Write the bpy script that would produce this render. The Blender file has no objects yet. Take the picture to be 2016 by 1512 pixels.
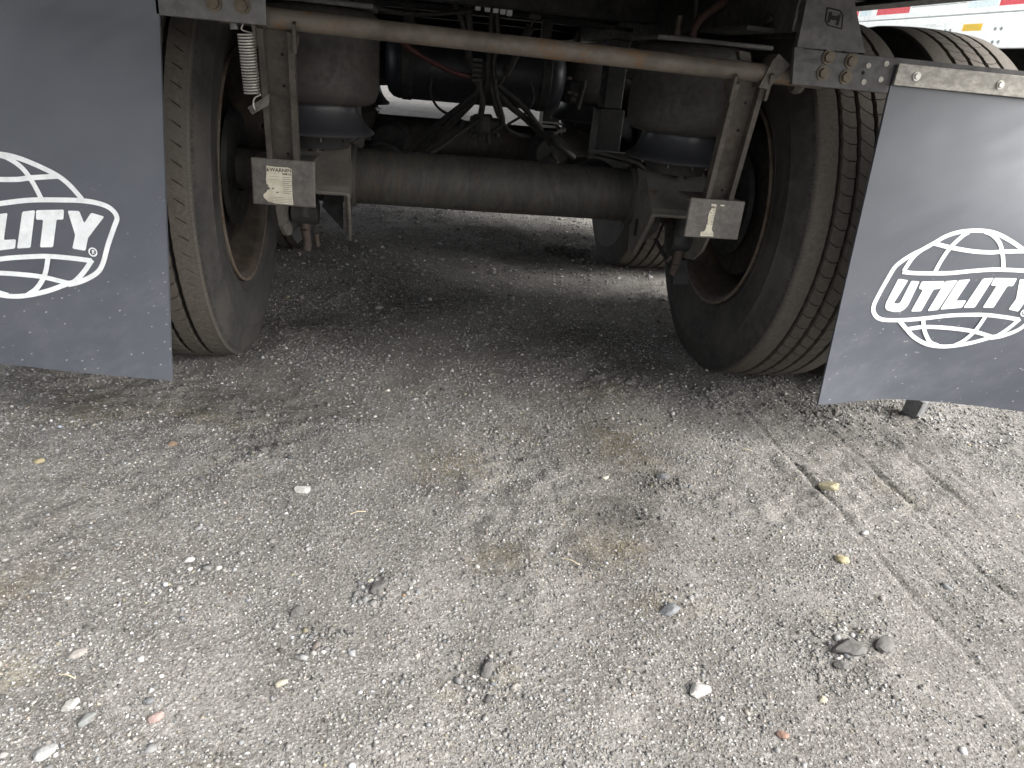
import bpy, bmesh, math, random
import numpy as np
from mathutils import Vector, Matrix
from mathutils.geometry import tessellate_polygon

R = math.radians
random.seed(7)
scene = bpy.context.scene
COL = scene.collection

# ------------------------------------------------------------------ camera
CAM = Vector((-0.23528, -2.13528, 0.82593))
YAW, PITCH, ROLL, FPX = 0.157881, 0.413669, 0.096232, 1440.147   # focal length for a 2016 px wide frame
_f = Vector((math.sin(YAW) * math.cos(PITCH), math.cos(YAW) * math.cos(PITCH), -math.sin(PITCH)))
_r = Vector((math.cos(YAW), -math.sin(YAW), 0))
_u = _r.cross(_f)
RIGHT = math.cos(ROLL) * _r + math.sin(ROLL) * _u
UP = -math.sin(ROLL) * _r + math.cos(ROLL) * _u
FWD = _f
cam_data = bpy.data.cameras.new('camera')
cam = bpy.data.objects.new('camera', cam_data)
COL.objects.link(cam)
m3 = Matrix((RIGHT, UP, -FWD)).transposed()
cam.matrix_world = Matrix.Translation(CAM) @ m3.to_4x4()
cam_data.sensor_width = 36.0
cam_data.lens = FPX / 2016 * 36.0
cam_data.clip_start = 0.02
cam_data.clip_end = 2000
scene.camera = cam

def at(px, py, Y=None, Z=None, X=None):
    """photo pixel (2016x1512) -> point at a given Y, Z or X"""
    d = FWD + RIGHT * ((px - 1008) / FPX) - UP * ((py - 756) / FPX)
    if Y is not None: t = (Y - CAM.y) / d.y
    elif Z is not None: t = (Z - CAM.z) / d.z
    else: t = (X - CAM.x) / d.x
    return CAM + d * t

# ------------------------------------------------------------------ light
SUN_EL, SUN_AZ = R(38), R(120)      # azimuth clockwise from +Y
world = bpy.data.worlds.new('World')
scene.world = world
world.use_nodes = True
wn = world.node_tree
sky = wn.nodes.new('ShaderNodeTexSky')
sky.sky_type = 'NISHITA'
sky.sun_disc = False
sky.sun_elevation = SUN_EL
sky.sun_rotation = SUN_AZ
sky.air_density = 1.0
sky.dust_density = 4.0
hsv = wn.nodes.new('ShaderNodeHueSaturation')
hsv.inputs['Saturation'].default_value = 0.22
wn.links.new(sky.outputs[0], hsv.inputs['Color'])
bg = wn.nodes['Background']
wn.links.new(hsv.outputs[0], bg.inputs['Color'])
bg.inputs["Strength"].default_value = 0.10
sun_d = bpy.data.lights.new('sun', 'SUN')
sun_d.energy = 1.5
sun_d.angle = R(42)
sun_d.color = (1.0, 0.985, 0.96)
sun = bpy.data.objects.new('sun', sun_d)
COL.objects.link(sun)
to_sun = Vector((math.sin(SUN_AZ) * math.cos(SUN_EL), math.cos(SUN_AZ) * math.cos(SUN_EL), math.sin(SUN_EL)))
sun.rotation_euler = to_sun.to_track_quat('Z', 'Y').to_euler()
sun.location = to_sun * 30

vs = scene.view_settings
vs.view_transform = 'Standard'
vs.look = 'None'
vs.exposure = 2.2
vs.gamma = 1.0
vs.use_curve_mapping = False

# ------------------------------------------------------------------ materials
def new_mat(name):
    m = bpy.data.materials.new(name)
    m.use_nodes = True
    nt = m.node_tree
    b = nt.nodes['Principled BSDF']
    return m, nt, b

def N(nt, kind, **kw):
    n = nt.nodes.new(kind)
    for k, v in kw.items():
        if hasattr(n, k): setattr(n, k, v)
        else: n.inputs[k].default_value = v
    return n

def noise(nt, vec, scale, detail=4, rough=0.55):
    n = nt.nodes.new('ShaderNodeTexNoise')
    n.inputs['Scale'].default_value = scale
    n.inputs['Detail'].default_value = detail
    n.inputs['Roughness'].default_value = rough
    nt.links.new(vec, n.inputs['Vector'])
    return n.outputs['Fac']

def ramp(nt, fac, a, b, ca=0.0, cb=1.0):
    n = nt.nodes.new('ShaderNodeMapRange')
    n.interpolation_type = 'SMOOTHSTEP'
    n.inputs[1].default_value = a; n.inputs[2].default_value = b
    n.inputs[3].default_value = ca; n.inputs[4].default_value = cb
    nt.links.new(fac, n.inputs[0])
    return n.outputs[0]

def mix(nt, fac, a, b):
    n = nt.nodes.new('ShaderNodeMix')
    n.data_type = 'RGBA'
    if isinstance(fac, (int, float)): n.inputs[0].default_value = fac
    else: nt.links.new(fac, n.inputs[0])
    for s, c in ((6, a), (7, b)):
        if isinstance(c, tuple): n.inputs[s].default_value = (*c, 1)
        else: nt.links.new(c, n.inputs[s])
    return n.outputs[2]

def math_n(nt, op, a, b=None):
    n = nt.nodes.new('ShaderNodeMath'); n.operation = op
    for i, v in enumerate((a, b)):
        if v is None: continue
        if isinstance(v, (int, float)): n.inputs[i].default_value = v
        else: nt.links.new(v, n.inputs[i])
    return n.outputs[0]

def bump(nt, b, h, strength, dist=0.002, prev=None):
    n = nt.nodes.new('ShaderNodeBump')
    n.inputs['Strength'].default_value = strength
    n.inputs['Distance'].default_value = dist
    nt.links.new(h, n.inputs['Height'])
    if prev is not None: nt.links.new(prev, n.inputs['Normal'])
    nt.links.new(n.outputs[0], b.inputs['Normal'])
    return n.outputs[0]

def worn(name, c1, c2, rough=0.7, scale=14, dust=None, dust_amt=0.5, metal=0.0, spots=None, bmp=0.25, stretch=(1, 1, 1), spec=0.5):
    """two-tone surface with grain, optional dust film and rust spots"""
    m, nt, b = new_mat(name)
    tc = nt.nodes.new('ShaderNodeTexCoord')
    mp = nt.nodes.new('ShaderNodeMapping')
    mp.inputs['Scale'].default_value = stretch
    nt.links.new(tc.outputs['Object'], mp.inputs['Vector'])
    v = mp.outputs[0]
    n1 = noise(nt, v, scale, 5, 0.6)
    col = mix(nt, ramp(nt, n1, 0.35, 0.65), c1, c2)
    if dust:
        n2 = noise(nt, v, scale * 3.1, 6, 0.65)
        col = mix(nt, ramp(nt, n2, 0.42, 0.75, 0, dust_amt), col, dust)
    if spots:
        n3 = noise(nt, v, scale * 1.7, 6, 0.7)
        col = mix(nt, ramp(nt, n3, spots[1], spots[1] + 0.07, 0, 0.9), col, spots[0])
    nt.links.new(col, b.inputs['Base Color'])
    nr = noise(nt, v, scale * 6, 4, 0.6)
    nt.links.new(ramp(nt, nr, 0.3, 0.7, max(0.05, rough - 0.13), min(1, rough + 0.13)), b.inputs['Roughness'])
    b.inputs['Metallic'].default_value = metal
    b.inputs['Specular IOR Level'].default_value = spec
    nb = noise(nt, v, scale * 18, 5, 0.7)
    bump(nt, b, nb, bmp, 0.0012)
    return m

def plain(name, c, rough=0.6, metal=0.0, spec=0.5):
    m, nt, b = new_mat(name)
    b.inputs['Base Color'].default_value = (*c, 1)
    b.inputs['Roughness'].default_value = rough
    b.inputs['Metallic'].default_value = metal
    b.inputs['Specular IOR Level'].default_value = spec
    return m

M = {}
DUST = (0.20, 0.165, 0.135)
M['frame'] = worn('black_chassis_paint', (0.018, 0.018, 0.019), (0.030, 0.029, 0.027), 0.6, 9, (0.09, 0.078, 0.066), 0.25)
M['dark'] = worn('dark_underbody', (0.010, 0.010, 0.011), (0.018, 0.017, 0.016), 0.75, 8, (0.05, 0.045, 0.04), 0.25)
M['axle'] = worn('dusty_axle_steel', (0.022, 0.0215, 0.019), (0.036, 0.0335, 0.028), 0.7, 7, (0.075, 0.064, 0.05), 0.5, spots=((0.06, 0.032, 0.017), 0.60), stretch=(2.2, 1, .6))
M['arm'] = worn('dusty_arm_steel', (0.036, 0.031, 0.026), (0.058, 0.050, 0.042), 0.7, 16, (0.11, 0.092, 0.074), 0.5, spots=((0.055, 0.03, 0.018), 0.62))
M['arm_lit'] = worn('dusty_lit_arm_steel', (0.080, 0.074, 0.064), (0.115, 0.105, 0.091), 0.7, 11, (0.16, 0.142, 0.12), 0.5, spots=((0.07, 0.042, 0.026), 0.62))  # dusty arm steel, its colour lightened for the light on trailing arms
M['foot'] = worn('foot_plate_steel', (0.055, 0.049, 0.044), (0.088, 0.080, 0.072), 0.6, 30, (0.15, 0.136, 0.12), 0.5, spots=((0.06, 0.04, 0.028), 0.68))
M['bar'] = worn('rusty_pipe', (0.098, 0.083, 0.067), (0.058, 0.047, 0.037), 0.65, 8, (0.145, 0.125, 0.10), 0.6, spots=((0.12, 0.066, 0.032), 0.55))
M['bracket'] = worn('bracket_steel', (0.050, 0.050, 0.051), (0.085, 0.083, 0.080), 0.5, 20, (0.16, 0.15, 0.14), 0.5)
M['mount'] = worn('mount_plate_paint', (0.028, 0.028, 0.030), (0.042, 0.041, 0.041), 0.55, 12, (0.11, 0.10, 0.095), 0.3)
M['strip'] = worn('galvanised_strip', (0.20, 0.19, 0.17), (0.33, 0.315, 0.285), 0.5, 26, (0.14, 0.125, 0.105), 0.6, metal=0.35, stretch=(1.4, 1, 2.5))
M['bolt'] = worn('zinc_bolt', (0.065, 0.052, 0.034), (0.105, 0.084, 0.055), 0.6, 60, (0.09, 0.08, 0.067), 0.6, metal=0.25)
M['silver'] = worn('bright_bolt', (0.40, 0.385, 0.36), (0.55, 0.53, 0.5), 0.4, 60, metal=0.6)
M['springsteel'] = worn('spring_wire', (0.26, 0.245, 0.225), (0.38, 0.36, 0.335), 0.40, 60, (0.16, 0.135, 0.115), 0.4, metal=0.7)
M['bag'] = worn('air_spring_rubber', (0.022, 0.0195, 0.0175), (0.034, 0.030, 0.026), 0.68, 10, (0.064, 0.054, 0.045), 0.4)
M['piston'] = plain('piston_plastic', (0.030, 0.031, 0.035), 0.34, 0.0, 0.6)
M['hose'] = worn('black_hose', (0.018, 0.017, 0.017), (0.03, 0.027, 0.025), 0.65, 20, (0.09, 0.08, 0.07), 0.3)
M['redhose'] = worn('red_hose', (0.08, 0.012, 0.012), (0.045, 0.018, 0.016), 0.6, 20, (0.12, 0.09, 0.075), 0.4)
M['brownhose'] = worn('brown_hose', (0.085, 0.040, 0.030), (0.055, 0.034, 0.027), 0.6, 20, (0.085, 0.065, 0.052), 0.4)
M['tank'] = worn('tank_paint', (0.012, 0.014, 0.019), (0.020, 0.022, 0.028), 0.45, 8, (0.06, 0.058, 0.055), 0.2, bmp=0.08)
M['rim'] = worn('rusty_rim', (0.065, 0.052, 0.040), (0.036, 0.028, 0.023), 0.6, 12, (0.11, 0.088, 0.066), 0.45, spots=((0.06, 0.026, 0.013), 0.60))
M['drum'] = worn('brake_drum_iron', (0.014, 0.009, 0.008), (0.009, 0.007, 0.006), 0.85, 10, (0.03, 0.02, 0.016), 0.35)
M['rustfork'] = worn('rusty_fork', (0.048, 0.032, 0.025), (0.032, 0.024, 0.020), 0.85, 40, (0.085, 0.064, 0.052), 0.5)
M['hole'] = plain('painted_hole_shade', (0.006, 0.006, 0.006), 0.9)  # shade inside holes and slots, painted as a near-black colour
M['print'] = worn('white_print', (0.66, 0.69, 0.69), (0.76, 0.78, 0.78), 0.45, 22, (0.46, 0.46, 0.45), 0.45, bmp=0.03)
M['paper'] = worn('cream_label', (0.44, 0.41, 0.31), (0.54, 0.51, 0.42), 0.5, 60, (0.33, 0.29, 0.22), 0.35, bmp=0.05)
M['ink'] = plain('label_ink', (0.035, 0.025, 0.015), 0.6)
M['inkgrey'] = plain('label_print_grey', (0.22, 0.20, 0.17), 0.6)
M['white'] = worn('white_trailer_paint', (0.78, 0.80, 0.80), (0.82, 0.84, 0.84), 0.35, 3, (0.70, 0.71, 0.70), 0.3, bmp=0.02)
M['redtape'] = worn('red_reflective_tape', (0.55, 0.04, 0.06), (0.62, 0.07, 0.09), 0.35, 40, bmp=0.02)
M['whitetape'] = worn('white_reflective_tape', (0.55, 0.66, 0.69), (0.66, 0.74, 0.77), 0.35, 40, bmp=0.02)
M['yellow'] = plain('yellow_label', (0.80, 0.52, 0.02), 0.5)
M['seam'] = plain('grey_sealant', (0.30, 0.33, 0.33), 0.7)
M['wood'] = worn('floor_planks', (0.16, 0.11, 0.07), (0.10, 0.07, 0.05), 0.8, 9, (0.07, 0.06, 0.05), 0.4, stretch=(6, .5, 1))

def mat_tyre():
    m, nt, b = new_mat('dusty_tyre_rubber')
    tc = nt.nodes.new('ShaderNodeTexCoord')
    v = tc.outputs['Object']
    sep = nt.nodes.new('ShaderNodeSeparateXYZ'); nt.links.new(v, sep.inputs[0])
    y2 = math_n(nt, 'MULTIPLY', sep.outputs[1], sep.outputs[1])
    z2 = math_n(nt, 'MULTIPLY', sep.outputs[2], sep.outputs[2])
    rad = math_n(nt, 'SQRT', math_n(nt, 'ADD', y2, z2))
    ax = math_n(nt, 'ABSOLUTE', sep.outputs[0])
    n1 = noise(nt, v, 30, 6, 0.7)
    nf = noise(nt, v, 120, 4, 0.7)
    # sidewall
    side = mix(nt, ramp(nt, n1, 0.35, 0.7), (0.029, 0.028, 0.027), (0.050, 0.047, 0.044))
    nb = noise(nt, v, 6, 5, 0.6)
    side = mix(nt, ramp(nt, nb, 0.42, 0.72, 0, 0.6), side, (0.078, 0.071, 0.063))
    # road dust on the tread, ragged where the shoulder scuffs
    ang = math_n(nt, 'ARCTAN2', sep.outputs[1], sep.outputs[2])
    cmb = nt.nodes.new('ShaderNodeCombineXYZ')
    nt.links.new(math_n(nt, 'MULTIPLY', ang, 26.0), cmb.inputs[0]); nt.links.new(math_n(nt, 'MULTIPLY', rad, 9.0), cmb.inputs[1])
    feather = noise(nt, cmb.outputs[0], 5.0, 5, 0.7)
    ax = math_n(nt, 'ADD', ax, math_n(nt, 'MULTIPLY', math_n(nt, 'SUBTRACT', feather, 0.5), 0.055))
    edge = math_n(nt, 'ADD', ax, math_n(nt, 'MULTIPLY', math_n(nt, 'SUBTRACT', n1, 0.5), 0.030))
    edge = math_n(nt, 'ADD', edge, math_n(nt, 'MULTIPLY', math_n(nt, 'SUBTRACT', nf, 0.5), 0.022))
    tread = math_n(nt, 'MULTIPLY', ramp(nt, edge, 0.112, 0.134, 1, 0), ramp(nt, rad, 0.486, 0.499))
    dust = mix(nt, ramp(nt, nf, 0.3, 0.7), (0.072, 0.063, 0.052), (0.112, 0.099, 0.083))
    dust = mix(nt, ramp(nt, nb, 0.35, 0.7, 0, 0.5), dust, (0.085, 0.075, 0.064))
    # tread colour goes near black towards the groove floors
    floor_ = ramp(nt, rad, 0.4985, 0.5065)
    dust = mix(nt, floor_, (0.014, 0.013, 0.012), dust)
    col = mix(nt, tread, side, dust)
    nt.links.new(col, b.inputs['Base Color'])
    b.inputs['Roughness'].default_value = 0.78
    b.inputs['Specular IOR Level'].default_value = 0.35
    p = bump(nt, b, n1, 0.25, 0.0015)
    bump(nt, b, nf, 0.3, 0.0008, p)
    return m
M['tyre'] = mat_tyre()

def mat_flap():
    m, nt, b = new_mat('grey_flap_plastic')
    tc = nt.nodes.new('ShaderNodeTexCoord')
    v = tc.outputs['Object']
    n1 = noise(nt, v, 5, 4, 0.55)
    n2 = noise(nt, v, 340, 2, 0.5)
    col = mix(nt, ramp(nt, n1, 0.3, 0.7), (0.066, 0.072, 0.086), (0.080, 0.086, 0.100))
    # dried splash specks, more of them low down
    mp = nt.nodes.new('ShaderNodeMapping'); mp.inputs['Scale'].default_value = (1, 1, 1.0)
    mp.inputs['Rotation'].default_value = (0, R(28), 0)
    nt.links.new(v, mp.inputs['Vector'])
    mp2 = nt.nodes.new('ShaderNodeMapping'); mp2.inputs['Scale'].default_value = (0.45, 0.45, 1.0)
    nt.links.new(mp.outputs[0], mp2.inputs['Vector'])
    vo = nt.nodes.new('ShaderNodeTexVoronoi'); vo.inputs['Scale'].default_value = 95
    nt.links.new(mp2.outputs[0], vo.inputs['Vector'])
    spk = ramp(nt, vo.outputs['Distance'], 0.06, 0.14, 1, 0)
    sep = nt.nodes.new('ShaderNodeSeparateXYZ'); nt.links.new(v, sep.inputs[0])
    low = ramp(nt, sep.outputs[2], 0.62, 0.22, 0.06, 1.0)
    nm = noise(nt, v, 16, 3, 0.6)
    spk = math_n(nt, 'MULTIPLY', spk, math_n(nt, 'MULTIPLY', ramp(nt, nm, 0.42, 0.6), low))
    col = mix(nt, math_n(nt, 'MULTIPLY', spk, 0.8), col, (0.42, 0.42, 0.42))
    film = noise(nt, mp2.outputs[0], 26, 6, 0.7)
    col = mix(nt, math_n(nt, 'MULTIPLY', ramp(nt, film, 0.42, 0.75, 0, 0.25), low), col, (0.16, 0.165, 0.18))
    nt.links.new(col, b.inputs['Base Color'])
    nr = noise(nt, v, 2.4, 3, 0.5)
    nt.links.new(ramp(nt, nr, 0.3, 0.7, 0.30, 0.42), b.inputs['Roughness'])
    b.inputs['Specular IOR Level'].default_value = 0.42
    p = bump(nt, b, n2, 0.12, 0.0006)
    mp3 = nt.nodes.new('ShaderNodeMapping'); mp3.inputs['Rotation'].default_value = (0, R(36), 0)
    nt.links.new(v, mp3.inputs['Vector'])
    mp4 = nt.nodes.new('ShaderNodeMapping'); mp4.inputs['Scale'].default_value = (0.55, 1, 1.9)
    nt.links.new(mp3.outputs[0], mp4.inputs['Vector'])
    nw = noise(nt, mp4.outputs[0], 4.5, 2.5, 0.45)
    bump(nt, b, nw, 0.7, 0.014, p)
    return m
M['flap'] = mat_flap()

def mat_ground():
    m, nt, b = new_mat('gravel_dirt')
    g = nt.nodes.new('ShaderNodeNewGeometry')
    v = g.outputs['Position']
    big = noise(nt, v, 1.6, 5, 0.6)
    mid = noise(nt, v, 9, 5, 0.65)
    fine = noise(nt, v, 110, 4, 0.7)
    col = mix(nt, ramp(nt, mid, 0.3, 0.7), (0.120, 0.112, 0.101), (0.196, 0.185, 0.170))
    col = mix(nt, ramp(nt, big, 0.45, 0.68, 0, 0.55), col, (0.088, 0.079, 0.070))
    ol = noise(nt, v, 4.3, 4, 0.6)
    col = mix(nt, ramp(nt, ol, 0.60, 0.72, 0, 0.35), col, (0.19, 0.17, 0.10))
    col = mix(nt, ramp(nt, fine, 0.52, 0.70, 0, 0.75), col, (0.33, 0.318, 0.298))
    f3 = noise(nt, v, 300, 3, 0.7)
    col = mix(nt, ramp(nt, f3, 0.52, 0.68, 0, 0.5), col, (0.37, 0.358, 0.338))
    col = mix(nt, ramp(nt, f3, 0.47, 0.33, 0, 0.65), col, (0.06, 0.054, 0.048))
    col = mix(nt, ramp(nt, fine, 0.46, 0.33, 0, 0.75), col, (0.075, 0.067, 0.06))
    vo = nt.nodes.new('ShaderNodeTexVoronoi'); vo.inputs['Scale'].default_value = 170
    nt.links.new(v, vo.inputs['Vector'])
    sepc = nt.nodes.new('ShaderNodeSeparateColor'); nt.links.new(vo.outputs['Color'], sepc.inputs[0])
    spk = math_n(nt, 'MULTIPLY', ramp(nt, sepc.outputs[0], 0.86, 0.93), ramp(nt, vo.outputs['Distance'], 0.25, 0.40, 1, 0))
    col = mix(nt, math_n(nt, 'MULTIPLY', spk, 0.85), col, (0.46, 0.445, 0.42))
    sa = nt.nodes.new('ShaderNodeAttribute'); sa.attribute_name = 'stain'
    ss = nt.nodes.new('ShaderNodeSeparateColor'); nt.links.new(sa.outputs['Color'], ss.inputs[0])
    brk = ramp(nt, noise(nt, v, 45, 5, 0.7), 0.25, 0.6)
    n_ = nt.nodes.new('ShaderNodeMix'); n_.data_type = 'RGBA'; n_.blend_type = 'MULTIPLY'
    nt.links.new(math_n(nt, 'MULTIPLY', ss.outputs[0], brk), n_.inputs[0]); nt.links.new(col, n_.inputs[6]); n_.inputs[7].default_value = (0.34, 0.325, 0.31, 1)
    n2_ = nt.nodes.new('ShaderNodeMix'); n2_.data_type = 'RGBA'; n2_.blend_type = 'MULTIPLY'
    nt.links.new(math_n(nt, 'MULTIPLY', ss.outputs[1], brk), n2_.inputs[0]); nt.links.new(n_.outputs[2], n2_.inputs[6]); n2_.inputs[7].default_value = (0.80, 0.72, 0.50, 1)
    col = n2_.outputs[2]
    nt.links.new(col, b.inputs['Base Color'])
    b.inputs['Roughness'].default_value = 0.95
    b.inputs['Specular IOR Level'].default_value = 0.25
    ff = noise(nt, v, 330, 3, 0.7)
    p = bump(nt, b, ff, 0.6, 0.003)
    p = bump(nt, b, fine, 0.6, 0.005, p)
    p = bump(nt, b, math_n(nt, 'SUBTRACT', 1.0, vo.outputs['Distance']), 0.45, 0.003, p)
    bump(nt, b, mid, 0.5, 0.008, p)
    return m
M['ground'] = mat_ground()

def mat_stone(name='pebble_stone', attr=True, c=None):
    m, nt, b = new_mat(name)
    if attr:
        a = nt.nodes.new('ShaderNodeAttribute'); a.attribute_name = 'tint'
        col = a.outputs['Color']
    else:
        tc = nt.nodes.new('ShaderNodeTexCoord')
        n1 = noise(nt, tc.outputs['Object'], 120, 5, 0.7)
        col = mix(nt, ramp(nt, n1, 0.3, 0.7), tuple(k * 0.72 for k in c), tuple(min(1, k * 1.15) for k in c))
        bump(nt, b, n1, 0.5, 0.003)
    nt.links.new(col, b.inputs['Base Color'])
    b.inputs['Roughness'].default_value = 0.9
    b.inputs['Specular IOR Level'].default_value = 0.3
    return m
M['pebble'] = mat_stone()

# ------------------------------------------------------------------ mesh helpers
def link(name, me, mat, parent=None, smooth=None, loc=None):
    o = bpy.data.objects.new(name, me)
    COL.objects.link(o)
    if mat is not None and not me.materials: me.materials.append(M[mat] if isinstance(mat, str) else mat)
    if smooth is not None:
        me.shade_smooth()
        me.set_sharp_from_angle(angle=R(smooth))
    if parent is not None: o.parent = parent
    if loc is not None: o.location = loc
    return o

def mesh(name, vf, mat, parent=None, smooth=None, loc=None):
    v, f = vf
    me = bpy.data.meshes.new(name)
    me.from_pydata([tuple(p) for p in v], [], f)
    me.validate()
    bm = bmesh.new(); bm.from_mesh(me)
    bmesh.ops.recalc_face_normals(bm, faces=bm.faces)
    bm.to_mesh(me); bm.free()
    return link(name, me, mat, parent, smooth, loc)

def join(*parts):
    v, f = [], []
    for pv, pf in parts:
        o = len(v)
        v += [tuple(p) for p in pv]
        f += [tuple(i + o for i in q) for q in pf]
    return v, f

def box(x0, x1, y0, y1, z0, z1):
    v = [(x, y, z) for x in (x0, x1) for y in (y0, y1) for z in (z0, z1)]
    f = [(0, 1, 3, 2), (4, 6, 7, 5), (0, 4, 5, 1), (2, 3, 7, 6), (0, 2, 6, 4), (1, 5, 7, 3)]
    return v, f

def bbox(x0, x1, y0, y1, z0, z1, bev=0.003, seg=2):
    v, f = box(x0, x1, y0, y1, z0, z1)
    bm = bmesh.new()
    vs_ = [bm.verts.new(p) for p in v]
    for q in f: bm.faces.new([vs_[i] for i in q])
    bmesh.ops.bevel(bm, geom=list(bm.edges), offset=bev, segments=seg, affect='EDGES', profile=0.5)
    bm.verts.index_update()
    out = ([tuple(p.co) for p in bm.verts], [tuple(w.index for w in fc.verts) for fc in bm.faces])
    bm.free()
    return out

def prism(poly, axis, a, b):
    """extrude a 2-D polygon: axis 'x' -> (y,z), 'y' -> (x,z), 'z' -> (x,y)"""
    def P(q, t):
        if axis == 'x': return (t, q[0], q[1])
        if axis == 'y': return (q[0], t, q[1])
        return (q[0], q[1], t)
    n = len(poly)
    v = [P(q, a) for q in poly] + [P(q, b) for q in poly]
    f = [(i, (i + 1) % n, n + (i + 1) % n, n + i) for i in range(n)]
    tris = tessellate_polygon([[Vector((q[0], q[1], 0)) for q in poly]])
    f += [tuple(t) for t in tris] + [tuple(n + i for i in reversed(t)) for t in tris]
    return v, f

def quad_plate(pts, nrm, th):
    """planar polygon given by 3-D points, thickened along nrm"""
    nrm = Vector(nrm).normalized() * th
    n = len(pts)
    v = [Vector(p) for p in pts] + [Vector(p) + nrm for p in pts]
    f = [(i, (i + 1) % n, n + (i + 1) % n, n + i) for i in range(n)]
    f += [tuple(range(n)), tuple(reversed(range(n, 2 * n)))]
    return v, f

def catmull(pts, k=6):
    pts = [Vector(p) for p in pts]
    if len(pts) < 3: return pts
    ext = [2 * pts[0] - pts[1]] + pts + [2 * pts[-1] - pts[-2]]
    out = []
    for i in range(1, len(ext) - 2):
        p0, p1, p2, p3 = ext[i - 1:i + 3]
        for j in range(k):
            t = j / k
            out.append(0.5 * ((2 * p1) + (p2 - p0) * t + (2 * p0 - 5 * p1 + 4 * p2 - p3) * t * t + (3 * p1 - p0 - 3 * p2 + p3) * t ** 3))
    out.append(pts[-1])
    return out

def tube(pts, r, n=10, smooth=True, k=6):
    P = catmull(pts, k) if smooth else [Vector(p) for p in pts]
    rr = r if isinstance(r, (list, tuple)) else [r] * len(P)
    if len(rr) != len(P):
        rr = [rr[min(len(rr) - 1, int(i / (len(P) - 1) * (len(rr) - 1) + .5))] for i in range(len(P))]
    v, f = [], []
    t0 = (P[1] - P[0]).normalized()
    a = t0.orthogonal().normalized()
    for i, p in enumerate(P):
        t = (P[min(i + 1, len(P) - 1)] - P[max(i - 1, 0)]).normalized()
        a = (a - t * a.dot(t)).normalized()
        b = t.cross(a)
        for j in range(n):
            w = 2 * math.pi * j / n
            v.append(p + (a * math.cos(w) + b * math.sin(w)) * rr[i])
    for i in range(len(P) - 1):
        for j in range(n):
            f.append((i * n + j, i * n + (j + 1) % n, (i + 1) * n + (j + 1) % n, (i + 1) * n + j))
    f.append(tuple(range(n))[::-1]); f.append(tuple((len(P) - 1) * n + j for j in range(n)))
    return v, f

def cyl(a, b, r, n=24, r2=None, bev=0.0):
    a, b = Vector(a), Vector(b)
    r2 = r if r2 is None else r2
    if bev:
        d = (b - a).normalized() * bev
        return tube([a, a + d, b - d, b], [r - bev, r, r2, r2 - bev], n, False)
    return tube([a, b], [r, r2], n, False)

def lathe(profile, n=64, axis='z', c=(0, 0, 0), closed=False):
    """profile: (radius, height along axis)"""
    v, f = [], []
    k = len(profile)
    for i in range(n):
        w = 2 * math.pi * i / n
        for r, h in profile:
            a, b = r * math.cos(w), r * math.sin(w)
            if axis == 'z': p = (c[0] + a, c[1] + b, c[2] + h)
            elif axis == 'x': p = (c[0] + h, c[1] + a, c[2] + b)
            else: p = (c[0] + a, c[1] + h, c[2] + b)
            v.append(p)
    for i in range(n):
        for j in range(k if closed else k - 1):
            f.append((i * k + j, i * k + (j + 1) % k, ((i + 1) % n) * k + (j + 1) % k, ((i + 1) % n) * k + j))
    return v, f

def hexbolt(p, nrm, r=0.011, h=0.008, washer=True):
    p = Vector(p); nrm = Vector(nrm).normalized()
    parts = [cyl(p, p + nrm * h, r, 6, r * 0.92)]
    if washer: parts.append(cyl(p - nrm * 0.001, p + nrm * 0.0025, r * 1.35, 20))
    return join(*parts)

def empty(name, loc=(0, 0, 0), parent=None):
    o = bpy.data.objects.new(name, None)
    o.empty_display_size = 0.1
    COL.objects.link(o)
    o.location = loc
    if parent is not None: o.parent = parent
    return o

def tag(o, label, cat, group=None, kind=None):
    if label: o['label'] = label
    if cat: o['category'] = cat
    if group: o['group'] = group
    if kind: o['kind'] = kind

# ------------------------------------------------------------------ ground
def _hash(ix, iy, seed):
    h = (ix.astype(np.int64) * 374761393 + iy.astype(np.int64) * 668265263 + seed * 982451653) & 0xffffffff
    h = ((h ^ (h >> 13)) * 1274126177) & 0xffffffff
    return ((h ^ (h >> 16)) & 0xffff) / 65535.0

def vnoise(x, y, s, seed):
    x = x / s; y = y / s
    ix = np.floor(x); iy = np.floor(y)
    fx = x - ix; fy = y - iy
    fx = fx * fx * (3 - 2 * fx); fy = fy * fy * (3 - 2 * fy)
    a = _hash(ix, iy, seed); b = _hash(ix + 1, iy, seed); c = _hash(ix, iy + 1, seed); d = _hash(ix + 1, iy + 1, seed)
    return (a * (1 - fx) + b * fx) * (1 - fy) + (c * (1 - fx) + d * fx) * fy - 0.5

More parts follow.
